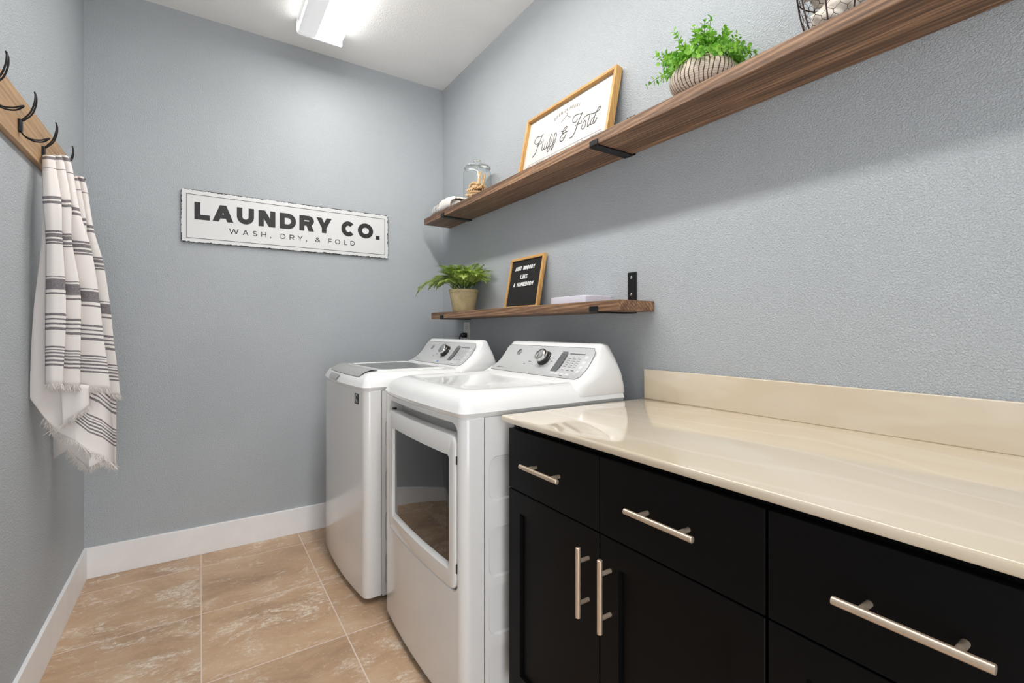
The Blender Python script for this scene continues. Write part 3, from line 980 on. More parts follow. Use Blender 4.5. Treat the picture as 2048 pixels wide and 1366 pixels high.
def board_row(txt, x0, x1, y0, y1):
    Hh = y1-y0
    tot = sum((LW.get(c, 1.0) if c != ' ' else 0.75) for c in txt)
    u = (x1-x0)/tot
    x = x0
    for c in txt:
        k = LW.get(c, 1.0) if c != ' ' else 0.75
        if c != ' ':
            wd = u*k*(0.86 if c != 'I' else 0.7)
            lm = MB()
            put_polys(lm, [[(x+px*Hh+0.0016*py, y0+py*Hh) for px, py in p] for p in glyph(c, wd/Hh, 0.0042/Hh)], f2, 0.0016)
            lm.build('letter', 'letter_white', t, smooth=0, flip=False, solid=0.0015)
        x += u*k
board_row('AINT NOBODY', 0.050, 0.2165, 0.1955, 0.2155)
board_row('LIKE', 0.1045, 0.1670, 0.1510, 0.1715)
board_row('A HOMEBODY', 0.0520, 0.2255, 0.1125, 0.1325)

# ------------------------------------------------------------------ washer and dryer
MW, MD = 0.680, 0.655
SEAM = 0.893
def outline(ins, bow, rc, D=MD, W=MW, z=0, ub=None, nf=23):
    pts = []
    def fu(w):
        q = 2*w/W-1
        return ins-bow*(1-q*q)
    w0, w1 = ins+rc, W-ins-rc
    for i in range(nf):
        w = w0+(w1-w0)*i/(nf-1)
        pts.append((fu(w), w))
    u1 = fu(w1)
    for i in range(1, 7):
        a = PI/2*i/6
        pts.append((u1+rc-rc*math.cos(a), w1+rc*math.sin(a)))
    pts.append((D-0.008, W-ins)); pts.append((D, W-ins-0.008))
    pts.append((D, ins+0.008)); pts.append((D-0.008, ins))
    u0 = fu(w0)
    for i in range(0, 6):
        a = PI/2*(1-i/6)
        pts.append((u0+rc-rc*math.cos(a), w0-rc*math.sin(a)))
    return [(u, w, z) for u, w in pts]

def bend(bow, W=MW, n=26):
    def fn(bm):
        for i in range(1, n):
            g = bm.verts[:]+bm.edges[:]+bm.faces[:]
            bmesh.ops.bisect_plane(bm, geom=g, plane_co=(0, W*i/n, 0), plane_no=(0, 1, 0), dist=1e-6)
        for v in bm.verts:
            q = 2*v.co.y/W-1
            v.co.x -= bow*(1-q*q)
    return fn

# deck height against inset from the body edge (front/sides roll over to a crest and a shallow dip)
DECK = [(0.001, SEAM+0.002), (-0.0045, SEAM+0.0135), (-0.005, SEAM+0.0145), (-0.002, SEAM+0.020), (0.003, SEAM+0.031), (0.010, SEAM+0.043), (0.020, SEAM+0.054), (0.034, SEAM+0.064), (0.050, SEAM+0.071), (0.066, SEAM+0.074)]
def deck_z(d):
    for (a, za), (b, zb) in zip(DECK, DECK[1:]):
        if a <= d <= b:
            return za+(zb-za)*(d-a)/(b-a)
    return DECK[-1][1]

def con_pt(k):
    """profile of the concave console face, k 0 (deck) .. 1 (top): depth, height"""
    a, b, c = (1-k)**2, 2*k*(1-k), k*k
    return a*0.462+b*0.533+c*0.574, a*0.972+b*1.004+c*1.087

def con_n(k):
    du = 2*(1-k)*(0.533-0.462)+2*k*(0.574-0.533)
    dz = 2*(1-k)*(1.004-0.972)+2*k*(1.087-1.004)
    return Vector((-dz, 0, du)).normalized()

def make_machine(name, label, cat, X, Y, rot, dryer):
    t = thing(name, label, cat, (X, Y, 0), None, True, rot)
    bow = 0.016 if dryer else 0.022
    rc = 0.030
    q = lambda w: bow*(1-(2*w/MW-1)**2)
    # body shell (slightly inside the outer panels), front wrap and the two side panels
    mb = MB()
    def shell(z):
        return [(max(u, 0.072 if dryer else -1), w, z_) for u, w, z_ in outline(0.011, bow, rc, z=z)]
    mb.loft([shell(0.024), shell(SEAM-0.001)], True, True, True)
    mb.build('body', 'enamel', t)
    ol = outline(0, bow, rc)
    front_idx = ol[:23]
    US = 0.069
    left = ol[22:29]+[(US, MW, 0)]
    right = [(US, 0, 0)]+ol[33:]+[ol[0]]
    zlev = [(0.022, 0.006), (0.026, 0.0015), (0.034, 0.0), (SEAM-0.003, 0.0), (SEAM-0.0005, 0.0025)]
    mb = MB()
    for arcp in (left, right):
        rows = []
        for z, ins in zlev:
            rows.append([(u+ins*(1 if u < US-0.01 else 0), w+(ins if w < MW/2 else -ins), z) for u, w, _ in arcp])
        mb.grid(rows)
        if dryer:
            mb.build('corner_panel', 'enamel', t, smooth=35)
            mb = MB()
    if not dryer:
        rows = [[(u+ins, w, z) for u, w, _ in front_idx] for z, ins in zlev]
        mb.grid(rows)
        mb.build('front_panel', 'enamel', t, merge=0.0003, smooth=35)
    else:
        mb = MB()
        O = rr(rc, MW-rc, 0.034, SEAM-0.003, 0.0001)
        Rr = rr(0.029, 0.6165, 0.377, 0.8775, [0.034]*4)
        R2 = rr(0.032, 0.6135, 0.380, 0.8745, [0.031]*4)
        mk = lambda lp, u: [(u, w, z) for w, z in lp]
        mb.loft([mk(O, 0), mk(Rr, 0), mk(R2, 0.003), mk(R2, 0.055)], True, False, True)
        for (z0, i0), (z1, i1) in (((0.022, 0.006), (0.026, 0.0015)), ((0.026, 0.0015), (0.034, 0)), ((SEAM-0.003, 0), (SEAM-0.0005, 0.0025))):
            mb.add([(i0, rc, z0), (i0, MW-rc, z0), (i1, MW-rc, z1), (i1, rc, z1)], [(0, 1, 2, 3)])
        mb.build('front_panel', 'enamel', t, merge=0.0003, smooth=35, post=bend(bow))
        # door: white frame with a recessed smoked window
        mb = MB()
        D0 = rr(0.037, 0.6075, 0.386, 0.8415, [0.030]*4)
        D1 = rr(0.0385, 0.606, 0.3875, 0.840, [0.0285]*4)
        D2 = rr(0.043, 0.6015, 0.392, 0.8355, [0.024]*4)
        G0 = rr(0.068, 0.5525, 0.439, 0.7785, [0.012]*4)
        G1 = rr(0.072, 0.5485, 0.4545, 0.7735, [0.010]*4)
        B0 = rr(0.037, 0.6075, 0.386, 0.8415, [0.030]*4)
        mb.loft([mk(G1, 0.024), mk(B0, 0.024), mk(D0, 0.003), mk(D1, -0.003), mk(D2, -0.0055), mk(G0, -0.0055), mk(G1, 0.006), mk(G1, 0.024)], True)
        door = mb.build('door', 'enamel', t, merge=0.0001, smooth=35, post=bend(bow))
        mb = MB()
        mb.loft([mk(G1, 0.004), mk(rr(0.074, 0.5465, 0.457, 0.7715, [0.009]*4), 0.0035)], True, False, True)
        mb.build('door_window', 'door_glass', door, smooth=60, post=bend(bow))
        for z0, z1 in ((0.757, 0.781), (0.440, 0.466)):
            mb = MB()
            mb.box((-0.002-q(0.033), 0.0312, z0), (0.020-q(0.033), 0.0365, z1))
            mb.build('hinge', 'dark_plastic', door, bevel=0.0008)
        mb = MB()
        mb.box((0.004-q(0.585), 0.572, 0.842), (0.018-q(0.585), 0.588, 0.848))
        mb.build('latch', 'dark_plastic', door, bevel=0.001)
    # side panels with pressed rounded recesses
    for sgn, w0 in ((-1, 0.0), (1, MW)):
        mb = MB()
        us = [US+0.003, 0.255, 0.43, MD-0.008]
        zs = [0.024, 0.2235, 0.3995, 0.602, SEAM-0.001]
        pads = [(0.055, 0.2095), (0.2385, 0.386), (0.4125, 0.5605), (0.640, 0.7735)]
        lim = [0.022, 0.224, 0.3993, 0.600, SEAM-0.001]
        for a, b in zip(us, us[1:]):
            for k, (p0, p1) in enumerate(pads):
                O = rr(a, b, lim[k], lim[k+1], 0.0001)
                i1 = rr(a+0.014, b-0.006, p0, p1, 0.030)
                i2 = rr(a+0.0185, b-0.0105, p0+0.0045, p1-0.0045, 0.026)
                s = -sgn
                mb.loft([[(u, w0, z) for u, z in O], [(u, w0, z) for u, z in i1], [(u, w0+s*0.0065, z) for u, z in i2]], True, False, True)
        mb.build('side_panel', 'enamel', t, merge=0.0003, smooth=18)
    for u in (0.07, MD-0.07):
        for w in (0.06, MW-0.06):
            mb = MB()
            mb.lathe([(0.018, 0.0), (0.020, 0.003), (0.020, 0.010), (0.010, 0.012), (0.010, 0.030)], (u, w, 0), 18, True, True)
            mb.build('leg', 'rubber', t)
    # top deck
    mb = MB()
    rings = [outline(d, bow*(1 if d < 0.03 else 0.8), 0.030 if d < 0.03 else 0.045, z=z, D=MD+0.0005*i) for i, (d, z) in enumerate(DECK)]
    if dryer:
        zt = DECK[-1][1]
        rings += [outline(0.080, 0.012, 0.05, z=zt-0.002), outline(0.094, 0.012, 0.05, z=zt-0.008), outline(0.104, 0.012, 0.05, z=zt-0.010)]
    for k, r in enumerate(rings):       # keep the back edge upright
        rings[k] = [(min(u, MD), w, z) for u, w, z in r]
    mb.loft([outline(0.004, bow, rc, z=SEAM-0.002)]+rings, True, False, True)
    mb.build('top_deck', 'enamel_deck', t, smooth=24)
    zt = deck_z(1)
    if not dryer:
        # lid: grey handle strip on the front slope, glass pane, white surround
        mb = MB()
        rows = []
        for i in range(9):
            d = 0.016+0.076*i/8
            w_a, w_b = 0.098-0.010*i/8, MW-0.098+0.010*i/8
            rows.append([(d-q(w_a+(w_b-w_a)*j/14)*(1 if d < 0.03 else 0.9), w_a+(w_b-w_a)*j/14, deck_z(d)+0.005+0.002*(i/8)) for j in range(15)])
        bot = [(p[0]+0.006, p[1], p[2]-0.014) for p in rows[0]]
        mb.grid([bot]+rows)
        lid_rim = MB()
        O = rr(0.080, 0.425, 0.080, MW-0.080, 0.03)
        I = rr(0.105, 0.410, 0.100, MW-0.100, 0.045)
        lid_rim.loft([[(u-q(w)*0.7*(1 if u < 0.2 else 0), w, zt-0.002) for u, w in O], [(u-q(w)*0.7*(1 if u < 0.2 else 0), w, zt+0.006) for u, w in rr(0.083, 0.422, 0.083, MW-0.083, 0.03)], [(u, w, zt+0.006) for u, w in I], [(u, w, zt+0.003) for u, w in rr(0.108, 0.407, 0.103, MW-0.103, 0.045)]], True)
        lid = lid_rim.build('lid', 'enamel_deck', t, smooth=35)
        mb.build('lid_handle_strip', 'lid_grey', lid, smooth=40)
        mb = MB()
        mb.add([(u, w, zt+0.0035) for u, w in rr(0.107, 0.408, 0.102, MW-0.102, 0.045)], [tuple(range(28))])
        mb.build('lid_window', 'lid_glass', lid, smooth=0)
        mb = MB()      # finger pocket under the strip
        a = [(0.33, 0.031), (0.345, 0.012), (0.50, 0.012), (0.52, 0.031)]
        rows = []
        for hh, dd in ((0.046, 0.012), (0.030, -0.0005), (0.024, -0.004)):
            rows.append([(dd-q(w)-0.004, w, SEAM+hh) for w in [0.345+0.155*j/8 + (0.012*(1 if j > 4 else -1) if hh > 0.04 else 0) for j in range(9)]])
        mb.grid(rows)
        mb.build('finger_pocket', 'lid_grey', t, smooth=40)
        mb = MB()
        mb.add([(-q(0.083)-0.0008-0.0*w, w, z) for w, z in ((0.061, 0.832), (0.105, 0.832), (0.105, 0.877), (0.061, 0.877))], [(0, 1, 2, 3)])
        mb.v = [(-q(v[1])-0.0008, v[1], v[2]) for v in mb.v]
        st = mb.build('energy_label', 'dark_plastic', t, smooth=0)
        mb = MB()
        fl = lambda x, y, l: (-q(0.083)-0.0014-0.0*x, 0.105-x, 0.832+y)
        put_polys(mb, stroke_polys(arc(0.020, 0.028, 0.009, 0.011, 60, 330, 16), 0.003), fl, 0)
        put_polys(mb, stroke_polys([(0.016, 0.040), (0.030, 0.040), (0.024, 0.022)], 0.0022), fl, 0)
        for yy in (0.006, 0.010, 0.014):
            put_polys(mb, [[(0.010, yy), (0.034, yy), (0.034, yy+0.0014), (0.010, yy+0.0014)]], fl, 0)
        mb.v = [(-q(v[1])-0.0016, v[1], v[2]) for v in mb.v]
        mb.build('label_print', 'marking_light', st, smooth=0)
    # control console
    cb = 0.010
    def cring(z, uf, ub, ins, rf, rb=0.02):
        pts = []
        w0, w1 = ins, MW-ins
        n = 17
        def fu(w):
            s = 2*w/MW-1
            return uf-cb*(1-s*s)
        for i in range(n):
            w = w0+rf+(w1-w0-2*rf)*i/(n-1)
            pts.append((fu(w), w, z))
        e = fu(w1-rf)
        for i in range(1, 8):
            a = PI/2*i/7
            pts.append((e+min(rf*1.6, ub-rb-e-0.004)*(1-math.cos(a)), w1-rf+rf*math.sin(a), z))
        for i in range(0, 5):
            a = PI/2*i/4
            pts.append((ub-rb*(1-math.sin(a)), w1-rb*0.6+rb*0.6*math.cos(a)-0.0, z))
        for i in range(4, -1, -1):
            a = PI/2*i/4
            pts.append((ub-rb*(1-math.sin(a)), w0+rb*0.6-rb*0.6*math.cos(a), z))
        e = fu(w0+rf)
        for i in range(7, 0, -1):
            a = PI/2*i/7
            pts.append((e+min(rf*1.6, ub-rb-e-0.004)*(1-math.cos(a)), w0+rf-rf*math.sin(a), z))
        return pts
    rings = [cring(SEAM+0.03, 0.425, 0.664, 0.001, 0.02), cring(0.952, 0.436, 0.662, 0.002, 0.03), cring(0.965, 0.450, 0.659, 0.0035, 0.034)]
    for i in range(10):
        k = i/9
        u_, z_ = con_pt(k)
        rings.append(cring(z_, u_, 0.657-0.030*k*k, 0.005+0.036*k**1.8, 0.036+0.010*k))
    rings += [cring(1.0935, 0.580, 0.6235, 0.045, 0.046, 0.018), cring(1.0975, 0.587, 0.6175, 0.053, 0.042, 0.016), cring(1.0990, 0.595, 0.611, 0.062, 0.036, 0.010)]
    mb = MB()
    mb.loft(rings, True, True, True)
    mb.build('console', 'enamel_deck', t, smooth=50)
    nrm = con_n(0.62)
    def CP(w, k, l):
        """point on the console face: w across, k 0..1 up the slope, l lift"""
        u_, z_ = con_pt(k)
        s = 2*w/MW-1
        return Vector((u_-cb*(1-s*s), w, z_))+con_n(k)*l
    # silver control panel, tapering towards the top
    def edge(k):
        return 0.046+0.006*k**1.5
    mb = MB()
    rows = []
    for i in range(11):
        k = 0.045+0.925*i/10
        e = edge(k)
        if i in (0, 10):
            e += 0.012
        rows.append([CP(e+(MW-2*e)*j/20, k, 0.0012) for j in range(21)])
    mb.grid(rows)
    panel = mb.build('control_panel', 'panel_grey', t, smooth=40)
    mb = MB()
    outl = [r[0] for r in rows]+rows[-1][1:-1]+[r[-1] for r in reversed(rows)]+list(reversed(rows[0][1:-1]))
    outl = [Vector(p) for p in outl]
    mb.tube(outl+[outl[0], outl[1]], 0.0007, 5, False)
    mb.build('panel_seam', 'marking', panel, smooth=60)
    # dial: base ring, dark skirt, chrome cap with pointer
    dw, dk = 0.305, 0.62
    c0 = CP(dw, dk, 0.001)
    A = Vector((0, 1, 0))
    B = nrm.cross(A).normalized()
    def dlathe(prof, n=32):
        m_ = MB()
        m_.loft([[c0+(A*math.cos(2*PI*j/n)+B*math.sin(2*PI*j/n))*r+nrm*z for j in range(n)] for r, z in prof], True, True, True)
        return m_
    dial = dlathe([(0.0335, 0.0), (0.033, 0.010), (0.030, 0.012), (0.029, 0.022), (0.0285, 0.0225)]).build('dial', 'dark_plastic', t, smooth=40)
    dlathe([(0.0282, 0.0225), (0.0282, 0.033), (0.026, 0.036), (0.020, 0.0375), (0.001, 0.038)]).build('dial_cap', 'chrome', dial, smooth=40)
    dlathe([(0.0350, 0.0), (0.0350, 0.0035), (0.0325, 0.0045), (0.0325, 0.0)]).build('dial_ring', 'chrome', dial, smooth=40)
    mb = MB()
    pt = [c0+nrm*0.0383+B*b_+A*a_ for a_, b_ in ((-0.0012, 0.024), (0.0012, 0.024), (0.0012, 0.002), (-0.0012, 0.002))]
    mb.add(pt, [(0, 1, 2, 3)])
    mb.build('dial_pointer', 'dark_plastic', dial, smooth=0)
    F = lambda x, y, l: CP(x, y, 0.0018+l)
    def quad(m_, wa, wb, ka, kb):
        m_.add([F(wa, ka, 0), F(wb, ka, 0), F(wb, kb, 0), F(wa, kb, 0)], [(0, 1, 2, 3)])
    mb = MB(); quad(mb, 0.223, 0.186, 0.26, 0.82); mb.build('display', 'display', panel, smooth=0)
    mk_ = MB()
    quad(mk_, 0.222, 0.190, 0.83, 0.86)
    for a in range(20):      # ticks and words round the dial
        an = 2*PI*(a+0.5)/20
        if -2.2 < (an-PI) < -0.9:
            continue
        r0 = 0.049
        p = c0+(A*math.cos(an)+B*math.sin(an))*r0+nrm*0.0008
        ln = 0.0095 if a % 3 else 0.013
        sgn = 1 if math.cos(an) > 0 else -1
        d_ = A*ln*0.5
        e_ = B*0.0011
        mk_.add([p-d_-e_, p+d_-e_, p+d_+e_, p-d_+e_], [(0, 1, 2, 3)])
    for i in range(3):       # setting columns beside the display
        wa = 0.172-0.026*i
        quad(mk_, wa, wa-0.0012, 0.42, 0.74)
        for j in range(5):
            quad(mk_, wa-0.005, wa-0.016, 0.44+0.06*j, 0.452+0.06*j)
        quad(mk_, wa-0.002, wa-0.018, 0.33, 0.352)
    quad(mk_, 0.176, 0.092, 0.80, 0.825)
    for i in range(4):
        quad(mk_, 0.086, 0.074, 0.30+0.14*i, 0.335+0.14*i)
        quad(mk_, 0.205-0.028*i, 0.190-0.028*i, 0.185, 0.205)
    quad(mk_, 0.150, 0.135, 0.115, 0.14)
    quad(mk_, 0.600, 0.570, 0.17, 0.20)
    quad(mk_, 0.565, 0.545, 0.175, 0.188)
    quad(mk_, 0.425, 0.415, 0.40, 0.43); quad(mk_, 0.405, 0.385, 0.50, 0.52); quad(mk_, 0.39, 0.37, 0.80, 0.82)
    mk_.build('panel_print', 'marking', panel, smooth=0, flip=False)
    for i in range(4):
        mb = MB(); quad(mb, 0.212-0.028*i, 0.190-0.028*i, 0.15, 0.225); mb.build('button', 'marking_light', panel, smooth=0)
    for i in range(4):
        mb = MB(); quad(mb, 0.089, 0.071, 0.28+0.14*i, 0.36+0.14*i); mb.build('button', 'marking_light', panel, smooth=0)
    # round monogram badge
    cbd = CP(0.510, 0.78, 0.0018)
    mb = MB()
    mb.loft([[cbd+(A*math.cos(2*PI*j/28)+B*math.sin(2*PI*j/28))*r+nrm*z for j in range(28)] for r, z in ((0.0155, 0), (0.0155, 0.001), (0.0140, 0.0014))], True, True, True)
    bad = mb.build('badge', 'chrome' if dryer else 'marking', panel, smooth=30)
    mb = MB()
    fb = lambda x, y, l: cbd-A*x+B*(-1)*y+nrm*0.0018
    put_polys(mb, stroke_polys(arc(0, 0, 0.012, 0.012, 0, 360, 24), 0.0014), fb, 0)
    put_polys(mb, stroke_polys(arc(-0.003, 0, 0.005, 0.007, 50, 330, 14), 0.0018), fb, 0)
    put_polys(mb, stroke_polys(arc(0.004, 0.001, 0.004, 0.006, 90, 300, 12), 0.0018), fb, 0)
    mb.build('monogram', 'marking' if dryer else 'marking_light', bad, smooth=0, flip=False)
    if not dryer:
        mb = MB()
        for (wa, wb, mm) in ((0.355, 0.315, 'w'), (0.314, 0.285, 'b')):
            quad(mb, wa, wb, 0.13, 0.20)
        sk = mb.build('sticker', 'marking_light', panel, smooth=0)
        mb = MB(); quad(mb, 0.312, 0.290, 0.14, 0.19)
        mb.v = [tuple(Vector(v)+nrm*0.0006) for v in mb.v]
        mb.build('sticker_patch', plain('blue_sticker', (70, 130, 200), 0.4), sk, smooth=0)
    return t

make_machine('washing_machine', 'white top-loading washing machine in the back corner, left of the dryer', 'washing machine', 0.5705, 1.974, math.radians(1.2), False)
make_machine('clothes_dryer', 'white front-door clothes dryer with dark window beside the counter', 'dryer', 0.6255, 1.2025, 0, True)

# ------------------------------------------------------------------ base cabinets, worktop, handles
CX = 0.752          # front face
CYL = 1.160
def bar_handle(parent, c, axis, L=0.160):
    """bar pull: a round rod on two posts, centred at c on the door face"""
    x = CX-0.032
    a = Vector((0, 1, 0)) if axis == 'y' else Vector((0, 0, 1))
    c = Vector(c)
    mb = MB()
    p = Vector((x, c.y, c.z))
    mb.tube([p-a*(L/2), p-a*(L/2-0.0006), p+a*(L/2-0.0006), p+a*(L/2)], [0.0052, 0.006, 0.006, 0.0052], 20)
    for s in (-1, 1):
        mb.cyl(p+a*(0.048*s), Vector((CX, c.y, c.z))+a*(0.048*s), 0.0048, 16)
    mb.build('handle', 'nickel', parent, smooth=40)

def cabinet(y1, y0, label, nm='base_cabinet'):
    t = thing(nm, label, 'cabinet', (CX, (y0+y1)/2, 0), 'black shaker base cabinets')
    mb = MB()
    mb.box((CX+0.0205, y0+0.0005, 0.10), (XR-0.004, y1-0.0005, 0.8835))
    mb.box((CX+0.085, y0+0.0005, 0.0), (XR-0.004, y1-0.0005, 0.10))
    mb.build('carcass', 'cabinet', t, smooth=0)
    ym = (y0+y1)/2
    for k, (a, b) in enumerate(((ym+0.0015, y1-0.0025), (y0+0.0025, ym-0.0015))):
        mb = MB()
        mb.box((CX, a, 0.6930), (CX+0.020, b, 0.8640))
        d = mb.build('drawer_front', 'cabinet', t, smooth=0, bevel=0.0015)
        bar_handle(d, (CX, (a+b)/2+0.003, 0.781), 'y')
        # shaker door: stiles and rails round a recessed panel
        z0, z1, s = 0.115, 0.6890, 0.057
        mb = MB()
        lo = lambda i, u: [(u, y, z) for y, z in ((a+i, z0+i), (b-i, z0+i), (b-i, z1-i), (a+i, z1-i))]
        mb.loft([lo(0, CX+0.020), lo(0, CX+0.0015), lo(0.0015, CX), lo(s, CX), lo(s+0.001, CX+0.010)], True, True, True)
        d = mb.build('door', 'cabinet', t, smooth=0)
        yh = a+0.034 if k == 0 else b-0.033
        bar_handle(d, (CX, yh, 0.5725), 'z')
cabinet(CYL, 0.405, 'black shaker base cabinet next to the dryer')
cabinet(0.405, -0.350, 'black shaker base cabinet nearest the camera, cut by the right edge')

t = thing('worktop', 'glossy cream marble worktop with backsplash over the black cabinets', 'worktop', (1.04, 0.4, 0.8845))
mb = MB()
x0, ztop = 0.7275, 0.9025
pr = [(XR-0.002, 0.8845), (x0+0.004, 0.8845), (x0+0.001, 0.886), (x0, 0.889), (x0, 0.897), (x0+0.0008, 0.9000), (x0+0.0025, 0.9018), (x0+0.005, ztop), (XR-0.002, ztop)]
ys = [(-0.6, 0), (1.1595, 0), (1.1630, 0.0012), (1.1645, 0.0040)]
rings = []
for y, i in ys:
    rings.append([(x+(i if x < 1 else 0), y, z+(i*0.6 if z < 0.8925 else -i*0.6)) for x, z in pr])
mb.loft(rings, True, True, True)
wt = mb.build('slab', 'counter', t, smooth=50)
mb = MB()
mb.box((XR-0.021, -0.6, ztop-0.0005), (XR-0.001, 1.1635, 1.0080))
mb.build('backsplash', 'counter', t, bevel=0.003, bseg=3)

# ------------------------------------------------------------------ outlet and plug
t = thing('wall_outlet', 'white wall outlet below the left end of the lower shelf', 'outlet', (XR, 2.557, 1.105))
mb = MB()
lp = rr(2.519, 2.593, 1.082, 1.197, 0.005, 3)
mb.loft([[(XR-0.0002, y, z) for y, z in lp], [(XR-0.004, y, z) for y, z in lp], [(XR-0.006, y+(2.556-y)*0.05, z+(1.139-z)*0.03) for y, z in lp]], True, True, True)
mb.build('cover_plate', 'outlet', t)
for zc in (1.1635, 1.116):
    mb = MB()
    lp = rr(2.540, 2.572, zc-0.0165, zc+0.0165, 0.008, 4)
    mb.loft([[(XR-0.006, y, z) for y, z in lp], [(XR-0.0078, y, z) for y, z in lp]], True, True, True)
    so = mb.build('socket', 'outlet', t)
    mb = MB()
    for yy in (2.549, 2.563):
        mb.box((XR-0.0083, yy-0.001, zc-0.001), (XR-0.0076, yy+0.001, zc+0.008))
    mb.box((XR-0.0083, 2.554, zc-0.011), (XR-0.0076, 2.558, zc-0.006))
    mb.build('slots', 'dark_plastic', so, smooth=0)
t = thing('power_plug', 'black power plug with its cord in the wall outlet', 'plug', (XR-0.009, 2.556, 1.12))
mb = MB()
lp = rr(2.541, 2.571, 1.102, 1.132, 0.007, 4)
mb.loft([[(XR-0.0090, y, z) for y, z in lp], [(XR-0.030, y, z) for y, z in lp], [(XR-0.042, y+(2.556-y)*0.35, z+(1.117-z)*0.35) for y, z in lp]], True, True, True)
mb.build('plug_body', 'dark_plastic', t)
mb = MB()
mb.tube(crom([(XR-0.040, 2.556, 1.117), (XR-0.052, 2.556, 1.10), (XR-0.053, 2.556, 1.0), (XR-0.045, 2.55, 0.7), (XR-0.035, 2.54, 0.25)], 6), 0.004, 8)
mb.build('cord', 'dark_plastic', t, smooth=60)

# ------------------------------------------------------------------ coat rack on the left wall
t = thing('coat_rack', 'oak plank coat rack with black wire hooks on the left wall', 'coat rack', (XL, 1.9, 1.683))
RX = XL+0.0175
mb = MB()
mb.box((XL+0.0005, 1.15, 1.684), (RX, 2.525, 1.8265))
mb.build('plank', 'rack_wood', t, bevel=0.0015)
def hook(y):
    mb = MB()
    lp = rr(y-0.0085, y+0.0085, 1.7135, 1.7495, 0.003, 3)
    mb.loft([[(RX+0.0003, a, z) for a, z in lp], [(RX+0.0055, a, z) for a, z in lp], [(RX+0.0075, a+(y-a)*0.2, z+(1.7315-z)*0.08) for a, z in lp]], True, True, True)
    h_ = mb.build('hook', 'black_metal', t, smooth=35)
    upc = crom([(RX+0.003, 0, 1.743), (RX+0.012, 0, 1.752), (RX+0.026, 0, 1.772), (RX+0.034, 0, 1.800), (RX+0.0355, 0, 1.822), (RX+0.033, 0, 1.834)], 5)
    lowc = crom([(RX+0.003, 0, 1.718), (RX+0.012, 0, 1.704), (RX+0.028, 0, 1.6955), (RX+0.046, 0, 1.6965), (RX+0.058, 0, 1.7035), (RX+0.064, 0, 1.7085)], 5)
    for nm, c, wd in (('upper_prong', upc, 0.0082), ('lower_prong', lowc, 0.0082)):
        m_ = MB()
        n = len(c)
        pa = [Vector((p.x, y-wd*math.sin(PI*(0.08+0.90*(i/(n-1)))**1.15), p.z)) for i, p in enumerate(c)]
        pb = [Vector((p.x, y+wd*math.sin(PI*(0.08+0.90*(i/(n-1)))**1.15), p.z)) for i, p in enumerate(c)]
        m_.tube(pa+list(reversed(pb)), 0.0021, 8)
        m_.build(nm, 'black_metal', h_, smooth=60)
for y in (1.415, 1.655, 1.895, 2.135, 2.375):
    hook(y)

